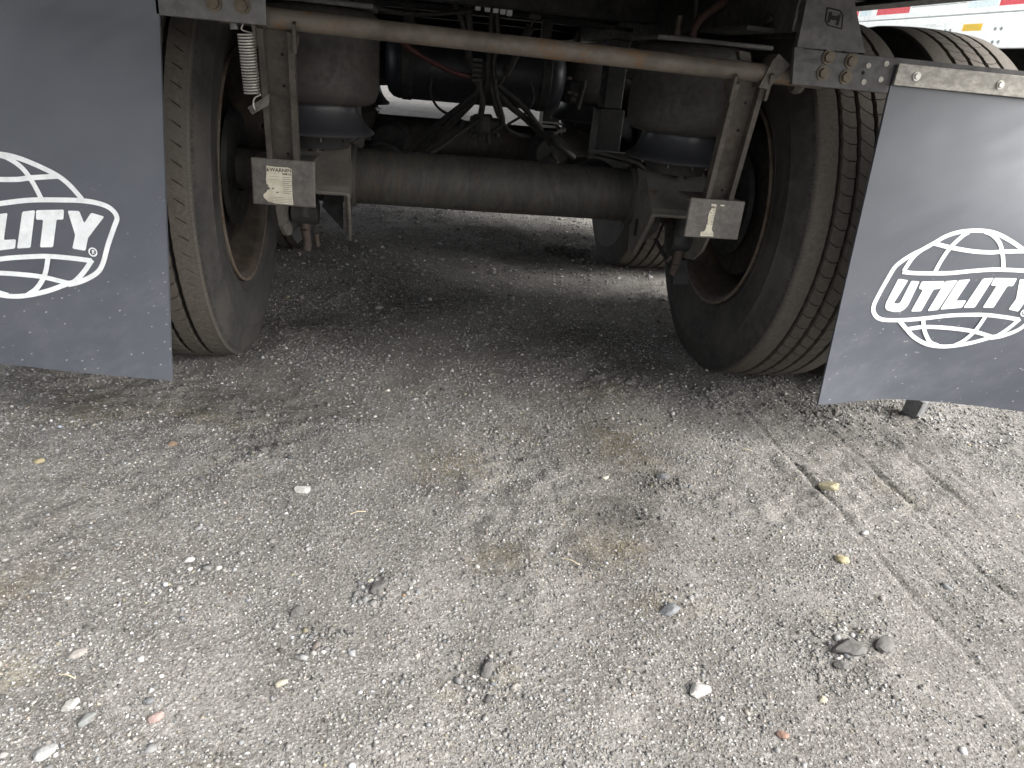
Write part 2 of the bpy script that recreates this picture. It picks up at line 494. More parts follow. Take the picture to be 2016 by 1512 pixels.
def height(x, y):
    near = np.exp(-((x / 5.0) ** 2 + ((y - 0.3) / 6.0) ** 2))
    h = 0.030 * vnoise(x, y, 0.9, 1) + 0.016 * vnoise(x, y, 0.33, 2) + 0.010 * vnoise(x, y, 0.12, 3)
    rough = np.clip(vnoise(x, y, 0.28, 11) * 2.6 + 0.45, 0.1, 1)
    h += rough * (0.009 * vnoise(x, y, 0.045, 4) + 0.007 * vnoise(x, y, 0.020, 5))
    # the long tread prints behind the right-hand wheels
    wob = 0.012 * vnoise(x * 0 + 3.1, y, 0.35, 21) + 0.005 * vnoise(x * 0 + 7.7, y, 0.06, 22)
    fade = np.clip((-0.25 - y) / 0.3, 0, 1) * np.clip(0.5 + 1.6 * vnoise(x * 0 + 1.3, y, 0.16, 23), 0.3, 1)
    for x0, w, dpt in ((0.700, 0.0055, 0.015), (0.815, 0.005, 0.005), (0.895, 0.006, 0.012), (1.03, 0.007, 0.010), (1.10, 0.006, 0.005), (0.755, 0.005, 0.004)):
        h -= fade * dpt * np.exp(-((x - x0 - wob) / w) ** 2)
        h += fade * dpt * 0.30 * np.exp(-((x - x0 - wob + 0.022) / (w * 1.5)) ** 2)
    # crumbled soil heaps
    for cx, cy, rr_, hh in CLODS:
        d2 = ((x - cx) ** 2 + (y - cy) ** 2) / rr_ ** 2
        h += np.exp(-d2 * 1.5) * 0.6 * hh * (0.55 + 1.8 * np.abs(vnoise(x, y, 0.022, 31)) + 1.2 * np.abs(vnoise(x, y, 0.011, 32)))
    # settle under the tyres
    for tx in (-1.156, -0.813, 0.813, 1.156):
        for ty in (0.0, 1.245):
            d = np.clip(1.25 - np.sqrt(((x - tx) / 0.17) ** 2 + ((y - ty) / 0.22) ** 2), 0, 1)
            d = np.minimum(1, d * 3)
            h = h * (1 - d) + d * (-0.002)
    return h * near

CLODS = [(0.50, -1.31, 0.10, 0.016), (-0.53, -0.70, 0.06, 0.012), (0.41, -0.25, 0.11, 0.020), (-0.10, -1.34, 0.06, 0.010),
         (-0.34, -1.27, 0.04, 0.009), (-0.26, -1.15, 0.05, 0.009), (0.34, -0.80, 0.06, 0.010), (1.20, -0.42, 0.12, 0.020),
         (0.95, -0.42, 0.10, 0.014), (0.62, -0.33, 0.10, 0.016), (0.5, 1.35, 0.14, 0.025), (0.2, 1.7, 0.16, 0.022),
         (-0.25, 0.75, 0.15, 0.018), (0.75, 0.55, 0.12, 0.02), (-0.45, 0.55, 0.10, 0.02), (0.28, -0.93, 0.04, 0.008)]

def axis_coords(lo, hi, step, far_lo, far_hi, mid=None, step2=None):
    if mid is not None: c = list(np.arange(lo, mid, step)) + list(np.arange(mid, hi, step2))
    else: c = list(np.arange(lo, hi, step))
    s = step2 or step; x = c[-1]
    while x < far_hi: s *= 1.22; x += s; c.append(x)
    s = step; x = c[0]; pre = []
    while x > far_lo: s *= 1.22; x -= s; pre.append(x)
    return np.array(pre[::-1] + c)

gx = axis_coords(-1.55, 2.0, 0.0075, -300, 300)
gy = axis_coords(-1.75, 2.6, 0.0075, -300, 300, 0.0, 0.013)
GX, GY = np.meshgrid(gx, gy)
GZ = height(GX.ravel(), GY.ravel())
nv = GX.size
me = bpy.data.meshes.new('ground')
me.vertices.add(nv)
me.vertices.foreach_set('co', np.c_[GX.ravel(), GY.ravel(), GZ].astype(np.float32).ravel())
W_, H_ = len(gx), len(gy)
idx = np.arange(nv).reshape(H_, W_)
q = np.stack([idx[:-1, :-1], idx[:-1, 1:], idx[1:, 1:], idx[1:, :-1]], -1).reshape(-1, 4)
me.loops.add(q.size); me.loops.foreach_set('vertex_index', q.ravel().astype(np.int32))
me.polygons.add(len(q)); me.polygons.foreach_set('loop_start', (np.arange(len(q)) * 4).astype(np.int32))
me.update(calc_edges=True)
me.shade_smooth()
def blobs(lst, x, y, seed):
    wx = x + 0.10 * vnoise(x, y, 0.17, seed) + 0.04 * vnoise(x, y, 0.05, seed + 1); wy = y + 0.12 * vnoise(x, y, 0.19, seed + 2) + 0.04 * vnoise(x, y, 0.05, seed + 3)
    o_ = np.zeros_like(x)
    for px_, py_, rx, ry, a in lst:
        c_ = at(px_, py_, Z=0.0)
        o_ = np.maximum(o_, a * np.exp(-((wx - c_.x) / rx) ** 2 - ((wy - c_.y) / ry) ** 2))
    return o_
_x, _y = GX.ravel(), GY.ravel()
OIL = [(820, 590, .24, .2, 1.0), (620, 640, .22, .18, 1.0), (1060, 505, .20, .16, .9), (1250, 525, .16, .12, .7), (1010, 690, .16, .10, .6), (1230, 710, .12, .10, .8), (1245, 1010, .06, .10, .9), (1255, 930, .06, .08, .7), (1160, 1090, .05, .06, .5), (1200, 860, .12, .24, .75), (1150, 660, .18, .16, .7), (480, 790, .18, .10, .6), (960, 1330, .05, .04, .2), (1700, 1285, .07, .05, .2), (640, 1265, .05, .05, .2), (520, 890, .06, .06, .5), (1560, 790, .16, .08, .5), (160, 800, .2, .06, .4)]
oil = blobs(OIL, _x, _y, 51)
olive = blobs([(880, 900, .11, .07, .8), (1010, 850, .08, .05, .6), (1235, 880, .09, .10, .9), (1165, 1060, .06, .07, .8), (955, 1085, .05, .04, .6), (400, 815, .14, .05, .6), (150, 810, .12, .05, .5), (1290, 1190, .05, .04, .5), (40, 1160, .08, .06, .5), (1180, 780, .07, .06, .6)], _x, _y, 71)
_c = me.color_attributes.new('stain', 'FLOAT_COLOR', 'POINT')
_c.data.foreach_set('color', np.c_[oil, olive, oil * 0, oil * 0 + 1].astype(np.float32).ravel())
ground = link('ground', me, 'ground')
tag(ground, 'grey brown gravelly dirt ground with tyre prints', None, kind='structure')

# loose gravel: real stones, far too many to count
rng = np.random.default_rng(5)
def gravel(n, xr, yr, med, sig, cap, base_v, base_f, bury=0.15):
    """returns verts, faces, tint for n stones"""
    x = rng.uniform(*xr, n); y = rng.uniform(*yr, n)
    keep = rng.uniform(0, 1, n) < np.clip(0.6 + 0.8 * vnoise(x, y, 0.22, 41) + 0.7 * vnoise(x, y, 0.07, 42), 0.15, 1)
    keep &= ~((x > 0.63) & (x < 1.2) & (y < -0.45) & (rng.uniform(0, 1, n) < 0.55))
    x, y = x[keep], y[keep]; n = len(x)
    s = np.minimum(np.exp(rng.normal(np.log(med), sig, n)), cap)
    sc = np.stack([s * rng.uniform(0.8, 1.5, n), s * rng.uniform(0.7, 1.2, n), s * rng.uniform(0.45, 0.9, n)], -1)
    k = len(base_v)
    V = base_v[None] * (1 + rng.normal(0, 0.24, (n, k, 1)))
    V = V * sc[:, None]
    a = rng.uniform(0, 2 * np.pi, n); ca, sa = np.cos(a)[:, None], np.sin(a)[:, None]
    tl = rng.normal(0, 0.35, n); ct, st = np.cos(tl)[:, None], np.sin(tl)[:, None]
    X, Y, Z = V[..., 0], V[..., 1], V[..., 2]
    X, Z = X * ct - Z * st, X * st + Z * ct
    X, Y = X * ca - Y * sa, X * sa + Y * ca
    z0 = height(x, y) + sc[:, 2] * bury
    V = np.stack([X + x[:, None], Y + y[:, None], Z + z0[:, None]], -1)
    F = base_f[None] + (np.arange(n) * k)[:, None, None]
    g = np.clip(rng.normal(0.180, 0.055, n), 0.05, 0.34)
    light = rng.uniform(0, 1, n) < 0.05
    g = np.where(light, rng.uniform(0.34, 0.50, n), g)
    warm = rng.normal(1.035, 0.03, n)
    T = np.stack([g * warm, g, g / warm ** 1.3], -1)
    red = rng.uniform(0, 1, n) < 0.008; T[red] *= np.array([1.1, 0.93, 0.87])
    yel = rng.uniform(0, 1, n) < 0.02; T[yel] *= np.array([1.08, 1.02, 0.78])
    T *= (1 - 0.55 * blobs(OIL, x, y, 51))[:, None]
    return V.reshape(-1, 3), F.reshape(-1, 3), np.repeat(T, k, 0)
octv = np.array([(1, 0, 0), (-1, 0, 0), (0, 1, 0), (0, -1, 0), (0, 0, 1), (0, 0, -1)], float)
octf = np.array([(0, 2, 4), (2, 1, 4), (1, 3, 4), (3, 0, 4), (2, 0, 5), (1, 2, 5), (3, 1, 5), (0, 3, 5)])
_bm = bmesh.new(); bmesh.ops.create_icosphere(_bm, subdivisions=1, radius=1.0)
icov = np.array([v_.co[:] for v_ in _bm.verts]); icof = np.array([[w.index for w in f_.verts] for f_ in _bm.faces]); _bm.free()
sets = [gravel(165000, (-1.3, 1.35), (-1.72, -0.55), 0.0016, 0.40, 0.0038, octv, octf),
        gravel(80000, (-1.5, 1.9), (-0.6, 0.8), 0.0024, 0.42, 0.006, octv, octf),
        gravel(26000, (-1.2, 2.0), (0.8, 3.2), 0.0042, 0.42, 0.010, octv, octf),
        gravel(2800, (-1.4, 1.6), (-1.72, 0.3), 0.0034, 0.28, 0.006, icov, icof),
        gravel(1300, (-1.2, 1.8), (0.3, 3.2), 0.007, 0.4, 0.016, icov, icof),
        gravel(130, (-1.2, -0.1), (-1.72, -1.0), 0.0056, 0.22, 0.009, icov, icof, 0.1),
        gravel(50, (-0.1, 1.2), (-1.72, -0.6), 0.0052, 0.22, 0.008, icov, icof, 0.1)]
for cx, cy, rr_, hh in CLODS:
    nn = int(3200 * rr_)
    sets.append(gravel(nn, (cx - rr_, cx + rr_), (cy - rr_ * 0.8, cy + rr_ * 0.8), 0.0026, 0.42, 0.0065, icov, icof, 0.1))
    sets[-1] = (sets[-1][0], sets[-1][1], sets[-1][2] * 0.85)
off = 0; VV, FF, TT = [], [], []
for v_, f_, t_ in sets:
    VV.append(v_); FF.append(f_ + off); TT.append(t_); off += len(v_)
VV = np.concatenate(VV); FF = np.concatenate(FF); TT = np.concatenate(TT)
me = bpy.data.meshes.new('gravel')
me.vertices.add(len(VV)); me.vertices.foreach_set('co', VV.astype(np.float32).ravel())
me.loops.add(FF.size); me.loops.foreach_set('vertex_index', FF.ravel().astype(np.int32))
me.polygons.add(len(FF)); me.polygons.foreach_set('loop_start', (np.arange(len(FF)) * 3).astype(np.int32))
me.update(calc_edges=True)
ca_ = me.color_attributes.new('tint', 'FLOAT_COLOR', 'POINT')
ca_.data.foreach_set('color', np.c_[TT, np.ones(len(TT))].astype(np.float32).ravel())
gr = link('gravel', me, 'pebble')
tag(gr, 'loose small gravel scattered over the dirt', 'gravel', kind='stuff')

# ------------------------------------------------------------------ the trailer we look under
T = empty('semi_trailer')
tag(T, 'rear underside of a semi trailer with tandem axles, air springs and mud flaps', 'trailer')
ZC, RT = 0.497, 0.515          # wheel centre height, tyre radius
REAR, FRONT = -1.65, 10.6       # ends of the trailer box

# --- box and floor
mesh('cargo_box', box(-1.295, 1.295, REAR, FRONT, 1.302, 3.95), 'white', T)
mesh('floor', box(-1.27, 1.27, REAR + 0.02, FRONT - 0.02, 1.222, 1.298), 'wood', T)
for s in (-1, 1):
    xa, xb = (s * 1.272, s * 1.302)
    mesh('side_rail', join(box(min(xa, xb), max(xa, xb), REAR, FRONT, 1.094, 1.300),
                           box(min(s * 1.215, s * 1.2715), max(s * 1.215, s * 1.2715), REAR, FRONT, 1.094, 1.101)), 'frame', T)
ib = None
y = REAR + 0.25
while y < FRONT:
    if ib is None:
        vf = join(box(-1.212, 1.212, -0.032, 0.032, 1.106, 1.112), box(-1.212, 1.212, -0.003, 0.003, 1.1125, 1.2125), box(-1.212, 1.212, -0.03, 0.03, 1.213, 1.219))
        o = mesh('cross_member', vf, 'frame', T); ib = o.data
    else:
        o = link('cross_member', ib, None, T)
    o.location = (0, y, 0)
    y += 0.305

# --- tyres
def smooth01(t): t = max(0., min(1., t)); return t * t * (3 - 2 * t)

def make_tyre(name, slit_shoulder, seed):
    rnd = random.Random(seed)
    NB = 82
    half = 0.118
    depth = 0.013
    def crown(x): return RT - 0.006 * (abs(x) / half) ** 2.2
    V, F = [], []
    widths = [0.046, 0.034, 0.034, 0.034, 0.046]; gap = 0.0105
    xs = -half; ribs = []
    for w in widths: ribs.append((xs, xs + w)); xs += w + gap
    for ri, (a, b) in enumerate(ribs):
        shoulder = ri in (0, 4)
        shear = {0: 0.010, 1: 0.010, 2: 0.020, 3: -0.012, 4: 0.030}[ri]
        curve = {0: 0, 1: 0.006, 2: 0.002, 3: 0.005, 4: 0}[ri]
        us = [0.0, 0.02, 0.2, 0.38, 0.5, 0.62, 0.8, 0.98, 1.0]
        if ri == 0: us = [0.0, 0.12, 0.24, 0.36, 0.5, 0.6, 0.72, 0.98, 1.0]
        if ri == 4: us = [0.0, 0.02, 0.28, 0.4, 0.5, 0.64, 0.76, 0.88, 1.0]
        cols = []
        sw = 0.0009 if not shoulder else 0.0011
        for k in range(NB):
            t0 = k / NB
            pitch = 2 * math.pi * RT / NB
            cols += [(t0, -sw * 1.6, 0), (t0, -sw, 1), (t0, sw, 1), (t0, sw * 1.6, 0), (t0, pitch * 0.33, 0), (t0, pitch * 0.66, 0)]
        base = len(V); nU = len(us)
        for t0, ds, cut in cols:
            for j, uu in enumerate(us):
                x = a + (b - a) * uu
                arc = ds + shear * (uu - 0.5) + curve * math.sin(math.pi * uu)
                th = 2 * math.pi * t0 + arc / RT
                wig = 0.0011 * math.sin(NB * th + ri * 1.7) if not shoulder else 0.0006 * math.sin(NB * th)
                if (j <= 1 and ri != 0) or (j >= nU - 2 and ri != 4): x += wig
                r = crown(x)
                wall = (j == 0 and ri != 0) or (j == nU - 1 and ri != 4)
                if wall: r -= depth
                elif cut:
                    if shoulder:
                        inner = (0.30 < uu < 0.7)
                        if slit_shoulder and inner: r -= 0.006
                    else: r -= 0.0075
                V.append((x, r * math.cos(th), r * math.sin(th)))
        nC = len(cols)
        for i in range(nC):
            i2 = (i + 1) % nC
            for j in range(nU - 1):
                F.append((base + i * nU + j, base + i * nU + j + 1, base + i2 * nU + j + 1, base + i2 * nU + j))
    # carcass: groove floor, shoulders, sidewalls, beads
    prof = [(0.302, -0.116), (0.312, -0.126), (0.330, -0.132), (0.334, -0.1350), (0.337, -0.1335), (0.36, -0.1385), (0.395, -0.1425), (0.425, -0.1425), (0.4285, -0.1440), (0.432, -0.1418),
            (0.455, -0.1375), (0.475, -0.1325), (0.492, -0.1270), (0.503, -0.1225), (crown(half), -half), (RT - 0.0195, -half + 0.004)]
    prof += [(RT - 0.0150, x) for x in (-0.11, -0.08, -0.04, 0.04, 0.08, 0.11)]
    prof += [(r, -h) for r, h in reversed(prof[:16])]
    n = 150; base = len(V); k = len(prof)
    for i in range(n):
        w = 2 * math.pi * i / n
        for r, h in prof:
            sc = 1.0
            if abs(h) > 0.119 and 0.44 < r < 0.507: sc = 1 + rnd.uniform(-0.0012, 0.0012)
            V.append((h, r * sc * math.cos(w), r * sc * math.sin(w)))
    for i in range(n):
        for j in range(k - 1):
            F.append((base + i * k + j, base + i * k + j + 1, base + ((i + 1) % n) * k + j + 1, base + ((i + 1) % n) * k + j))
    # flatten where it stands, bulging above the contact patch
    out = []
    zf = -ZC + 0.002
    for x, yy, z in V:
        if z < zf:
            z = zf + (z - zf) * 0.06
        b_ = smooth01((-z - 0.33) / 0.15) * math.exp(-(yy / 0.2) ** 2)
        if abs(x) > 0.119: x *= 1 + 0.05 * b_
        out.append((x, yy, z))
    me = bpy.data.meshes.new(name)
    me.from_pydata(out, [], F)
    me.materials.append(M['tyre'])
    bm = bmesh.new(); bm.from_mesh(me); bmesh.ops.recalc_face_normals(bm, faces=bm.faces); bm.to_mesh(me); bm.free()
    me.shade_smooth(); me.set_sharp_from_angle(angle=R(32))
    return me

tyre_slit = make_tyre('tyre', True, 1)
tyre_plain = make_tyre('tyre', False, 2)

# rim, open side at +x
rim_prof = [(0.272, -0.106), (0.303, -0.108), (0.306, -0.112), (0.301, -0.116), (0.290, -0.112), (0.279, -0.100), (0.262, -0.085), (0.246, -0.050), (0.244, 0.030), (0.262, 0.062),
            (0.272, 0.072), (0.277, 0.096), (0.287, 0.1065), (0.296, 0.1125), (0.303, 0.1115), (0.305, 0.106), (0.300, 0.100), (0.284, 0.090), (0.270, 0.060), (0.252, 0.030), (0.252, -0.05)]
rim_prof = [(r, h * 1.15) for r, h in rim_prof]
rv, rf = lathe(rim_prof, 96, 'x')
disc = lathe([(0.244, -0.060), (0.20, -0.085), (0.15, -0.092), (0.11, -0.092), (0.11, -0.100), (0.16, -0.102), (0.25, -0.068)], 64, 'x')
_v, _f = join((rv, rf), disc)
rim_me = bpy.data.meshes.new('rim'); rim_me.from_pydata(_v, [], _f); rim_me.materials.append(M['rim'])
bm = bmesh.new(); bm.from_mesh(rim_me); bmesh.ops.recalc_face_normals(bm, faces=bm.faces); bm.to_mesh(rim_me); bm.free()
rim_me.shade_smooth(); rim_me.set_sharp_from_angle(angle=R(40))

def ring_mesh(name, prof, mat):
    v_, f_ = lathe(prof, 96, 'x', closed=True)
    me_ = bpy.data.meshes.new(name); me_.from_pydata(v_, [], f_); me_.materials.append(M[mat])
    b_ = bmesh.new(); b_.from_mesh(me_); bmesh.ops.recalc_face_normals(b_, faces=b_.faces); b_.to_mesh(me_); b_.free()
    me_.shade_smooth(); me_.set_sharp_from_angle(angle=R(50))
    return me_
M['flange'] = worn('scuffed_rim_flange', (0.13, 0.105, 0.08), (0.075, 0.055, 0.041), 0.55, 18, (0.18, 0.15, 0.115), 0.5, spots=((0.085, 0.04, 0.018), 0.56))
flange_me = ring_mesh('rim_flange', [(0.2975, 0.1295), (0.3015, 0.1325), (0.3060, 0.1310), (0.3075, 0.1270), (0.3060, 0.1235), (0.3045, 0.1290)], 'flange')

def wheel(parent, x, y, tyre_me, spin=0.0, inner=True):
    e = empty('wheel', (x, y, ZC), parent)
    t = link('tyre', tyre_me, None, e)
    rm = link('rim', rim_me, None, e)
    side = -1 if x > 0 else 1               # open side of the inner wheels faces the axle
    if not inner: side = -side
    fl_ = link('rim_flange', flange_me, None, e)
    if side < 0: rm.rotation_euler = (0, 0, math.pi); fl_.rotation_euler = (0, 0, math.pi)
    return e

for y in (0.0, 1.245):
    for s in (-1, 1):
        wheel(T, s * 0.813, y, tyre_slit if s < 0 else tyre_plain, inner=True)
        wheel(T, s * 1.156, y, tyre_plain, inner=False)

# --- axles, drums, trailing arms, air springs
for y in (0.0, 1.245):
    prof = [(0.0, -0.74), (0.055, -0.74), (0.058, -0.60), (0.074, -0.575), (0.0745, -0.30), (0.0755, 0.0), (0.0745, 0.30), (0.074, 0.575), (0.058, 0.60), (0.055, 0.74), (0.0, 0.74)]
    ax = mesh('axle', lathe(prof, 48, 'x', (0, y, ZC)), 'axle', T, 40)
    for s in (-1, 1):
        mesh('weld_collar', lathe([(0.076, -0.012), (0.083, -0.008), (0.085, 0.0), (0.082, 0.009), (0.076, 0.012)], 40, 'x', (s * 0.398, y, ZC)), 'axle', ax, 50)
        d = mesh('brake_drum', lathe([(0.06, 0.735), (0.19, 0.738), (0.200, 0.744), (0.212, 0.748), (0.214, 0.772), (0.204, 0.782), (0.200, 0.83), (0.196, 0.87), (0.0, 0.872)] if s > 0 else
                                     [(0.06, -0.735), (0.19, -0.738), (0.200, -0.744), (0.212, -0.748), (0.214, -0.772), (0.204, -0.782), (0.200, -0.83), (0.196, -0.87), (0.0, -0.872)], 56, 'x', (0, y, ZC)), 'drum', T, 40)
        mesh('dust_shield', lathe([(0.065, s * 0.700), (0.145, s * 0.703), (0.155, s * 0.714), (0.145, s * 0.712), (0.065, s * 0.710)], 48, 'x', (0, y, ZC)), 'dark', d, 40)

def side_plate(x_of, pts, th, y0):
    n = len(pts)
    v = [(x_of(p[0]), p[0] + y0, p[1]) for p in pts] + [(x_of(p[0]) + th, p[0] + y0, p[1]) for p in pts]
    f = [(i, (i + 1) % n, n + (i + 1) % n, n + i) for i in range(n)]
    tris = tessellate_polygon([[Vector((p[0], p[1], 0)) for p in pts]])
    f += [tuple(t) for t in tris] + [tuple(n + i for i in reversed(t)) for t in tris]
    return v, f

inner_pts = [(-0.262, 0.492), (-0.252, 0.474), (-0.135, 0.362), (-0.128, 0.356), (-0.060, 0.350), (-0.050, 0.356), (-0.03, 0.415), (0.10, 0.415), (0.30, 0.44), (0.62, 0.44), (0.62, 0.54), (0.10, 0.575), (-0.05, 0.582), (-0.12, 0.580), (-0.20, 0.530)]
outer_pts = [(-0.262, 0.492), (-0.250, 0.440), (-0.225, 0.395), (-0.18, 0.360), (-0.12, 0.350), (-0.05, 0.38), (0.10, 0.415), (0.30, 0.44), (0.62, 0.44), (0.62, 0.54), (0.10, 0.575), (-0.05, 0.582), (-0.12, 0.580), (-0.20, 0.530)]
AS_X, AS_Y = 0.474, -0.135      # air spring centre
for y in (0.0, 1.245):
    for s in (-1, 1):
        xin = lambda yy, s=s: s * (0.406 - 0.014 * smooth01((-yy + 0.03) / 0.30))
        xou = lambda yy, s=s: s * (0.545 + 0.022 * smooth01((-yy + 0.03) / 0.30))
        arm = mesh('trailing_arm', join(side_plate(xin, inner_pts, s * 0.009, y), side_plate(xou, outer_pts, -s * 0.009, y)), 'arm_lit', T)
        # top plate, sloping down to the rear with a folded lip
        rows = [(-0.268, 0.488), (-0.258, 0.499), (-0.20, 0.537), (-0.125, 0.586), (-0.05, 0.589), (0.10, 0.582), (0.62, 0.546)]
        v, f = [], []
        for yy, zz in rows:
            a, b = xin(yy) - s * 0.004, xou(yy) + s * 0.004
            for xx in (a, b):
                v += [(xx, y + yy, zz), (xx, y + yy, zz + 0.009)]
        for i in range(len(rows) - 1):
            k = i * 4
            f += [(k, k + 4, k + 6, k + 2), (k + 1, k + 3, k + 7, k + 5), (k, k + 1, k + 5, k + 4), (k + 2, k + 6, k + 7, k + 3)]
        f += [(0, 2, 3, 1), (len(v) - 4, len(v) - 3, len(v) - 1, len(v) - 2)]
        mesh('top_plate', (v, f), 'arm_lit', arm)
        lip = [(xin(q[0]) - s * 0.001, y + q[0] - 0.004, q[1]) for q in ((-0.13, 0.358), (-0.19, 0.414), (-0.25, 0.474), (-0.262, 0.490))]
        lip += [(xin(-0.262) + s * k, y - 0.266, 0.4935) for k in (0.012, 0.05, 0.10, 0.15)]
        mesh('edge_lip', tube(lip, 0.0055, 8), 'arm_lit', arm, 60)
        gx_ = s * 0.4175
        mesh('rear_gusset', quad_plate([(gx_, y - 0.10, 0.49), (gx_, y - 0.10, 0.365), (gx_ + s * 0.055, y - 0.10, 0.425), (gx_ + s * 0.04, y - 0.10, 0.49)], (0, 1, 0), 0.006), 'dark', arm)
        if y == 0.0:
            mesh('slot_hole_shade', bbox(*sorted((xin(-0.12) - s * 0.0012, xin(-0.12) - s * 0.006)), y - 0.128, y - 0.116, 0.405, 0.452, 0.001), 'hole', arm)  # dark block standing for the shade in a slot
        # pedestal studs under the piston
        for bx, by in ((-0.045, -0.03), (0.045, -0.035), (0.0, -0.06)):
            mesh('stud_nut', hexbolt((s * AS_X + bx, y + AS_Y + by, 0.592 + (0 if by > -0.05 else -0.012)), (0, 0, 1), 0.013, 0.020), 'axle', arm)
        mesh('pedestal', lathe([(0.0, 0.588), (0.075, 0.588), (0.078, 0.600), (0.095, 0.618), (0.0, 0.6185)], 36, 'z', (s * AS_X, y + AS_Y, 0)), 'dark', arm, 40)
        # air spring
        c = (s * AS_X, y + AS_Y, 0)
        bag = mesh('air_spring', lathe([(0.09, 0.905), (0.128, 0.903), (0.143, 0.893), (0.149, 0.875), (0.1495, 0.80), (0.150, 0.745), (0.148, 0.722), (0.141, 0.703), (0.128, 0.693), (0.113, 0.693), (0.103, 0.703), (0.099, 0.73), (0.0, 0.735)], 72, 'z', c), 'bag', T, 40)
        mesh('piston', lathe([(0.097, 0.735), (0.0975, 0.705), (0.099, 0.690), (0.104, 0.670), (0.113, 0.652), (0.125, 0.638), (0.137, 0.629), (0.1385, 0.625), (0.136, 0.621), (0.128, 0.620), (0.116, 0.626), (0.07, 0.632), (0.0, 0.632)], 72, 'z', c), 'piston', bag, 40)
        for k in range(9):
            w = k * math.tau / 9
            cx_, cy_ = c[0] + 0.08 * math.cos(w), c[1] + 0.08 * math.sin(w)
            v, f = box(-0.045, 0.012, -0.002, 0.002, 0.606, 0.622)
            v = [(cx_ + p[0] * math.cos(w) - p[1] * math.sin(w), cy_ + p[0] * math.sin(w) + p[1] * math.cos(w), p[2]) for p in v]
            mesh('piston_rib', (v, f), 'piston', bag)
        xa, xb = sorted((s * 0.335, s * 0.63))
        mesh('mounting_plate', bbox(xa, xb, y + AS_Y - 0.12, y + AS_Y + 0.12, 0.9055, 0.917, 0.003), 'bracket', bag)
        mesh('air_fitting', join(cyl((c[0] - s * 0.07, c[1] - 0.05, 0.917), (c[0] - s * 0.07, c[1] - 0.05, 0.935), 0.012, 6), cyl((c[0] - s * 0.07, c[1] - 0.05, 0.935), (c[0] - s * 0.07, c[1] - 0.05, 0.965), 0.007, 12)), 'bolt', bag)
    # hangers ahead of each axle
    for s in (-1, 1):
        xa, xb = sorted((s * 0.425, s * 0.515))
        mesh('hanger', join(bbox(xa, xb, y + 0.60, y + 0.72, 0.40, 0.70, 0.004), bbox(xa + 0.012, xb - 0.012, y + 0.61, y + 0.71, 0.701, 0.929, 0.004)), 'frame', T)

# --- slider frame
for s in (-1, 1):
    xa, xb = sorted((s * 0.513, s * 0.610))
    rail = mesh('frame_rail', join(box(*sorted((s * 0.513, s * 0.521)), -0.592, 2.4, 0.930, 1.090), box(*sorted((s * 0.5215, s * 0.612)), -0.592, 2.4, 1.081, 1.090),
                                   box(*sorted((s * 0.450, s * 0.5125)), -0.50, 2.4, 0.930, 0.938), box(*sorted((s * 0.602, s * 0.610)), -0.592, 2.4, 0.930, 1.0805)), 'frame', T)
    # weld bead up the inner web
    rnd = random.Random(3)
    pts = [(s * 0.511, -0.585 + rnd.uniform(-0.004, 0.004), 0.93 + 0.012 * k) for k in range(13)]
    mesh('weld_bead', tube(pts, 0.0035, 6), 'bracket', rail, 60)
    mesh('chalk_weld', tube([(s * 0.5105, -0.42, 0.962), (s * 0.509, -0.46, 0.965), (s * 0.509, -0.475, 0.955), (s * 0.509, -0.44, 0.945), (s * 0.509, -0.43, 0.935), (s * 0.509, -0.47, 0.932), (s * 0.509, -0.485, 0.945)], 0.0022, 6), 'arm', rail, 60)
for yc in (0.42, 1.02, 1.65, 2.3):
    mesh('frame_cross_tube', join(box(-0.512, 0.512, yc - 0.05, yc + 0.05, 0.975, 1.07)), 'dark', T)
mesh('added_dark_plate', box(-0.512, 0.512, 1.752, 1.760, 0.94, 1.0925), 'dark', T)  # added plate, keeps lit cross members farther ahead out of sight
for s in (-1, 1):
    a, b = Vector((s * 0.07, 1.00, 1.0)), Vector((s * 0.43, 0.45, 0.96))
    d = (b - a).normalized(); side = d.cross(Vector((0, 0, 1))).normalized() * 0.045
    mesh('diagonal_brace', quad_plate([a + side, a - side, b - side, b + side], (0, 0, -1), 0.012), 'frame', T)

# --- rear brackets that carry the mud flaps
def bracket(s):
    if s > 0: x0, x1, z0, z1 = 0.532, 0.7395, 0.8335, 0.9015
    else: x0, x1, z0, z1 = -0.7000, -0.5085, 0.8460, 0.930
    yb = -0.600
    br = mesh('flap_bracket', join(bbox(x0, x1, yb, yb + 0.007, z0, z1, 0.0016), box(x0 + 0.001, x1 - 0.001, yb + 0.0075, yb + 0.045, z0, z0 + 0.005)), 'mount' if s > 0 else 'bracket', T)
    bolts = [(0.590, 0.890), (0.641, 0.887), (0.587, 0.860), (0.638, 0.857)] if s > 0 else [(-0.598, 0.8745), (-0.549, 0.8745), (-0.598, 0.906), (-0.549, 0.906)]
    for bx, bz in bolts: mesh('bolt', hexbolt((bx, yb, bz), (0, -1, 0), 0.0105, 0.008), 'bolt', br)
    holes = [(0.681, 0.882), (0.719, 0.889), (0.674, 0.868), (0.680, 0.851), (0.716, 0.859)] if s > 0 else [(-0.645, 0.8805), (-0.645, 0.915)]
    for i, (hx, hz) in enumerate(holes):
        mesh('hole_disc', cyl((hx, yb - 0.0012, hz), (hx, yb + 0.004, hz), 0.0055 if i != 2 else 0.003, 14), 'strip' if s > 0 and i != 2 else 'hole', br)  # flat discs stand for holes, the dark ones as painted shade
    return br
brR, brL = bracket(1), bracket(-1)
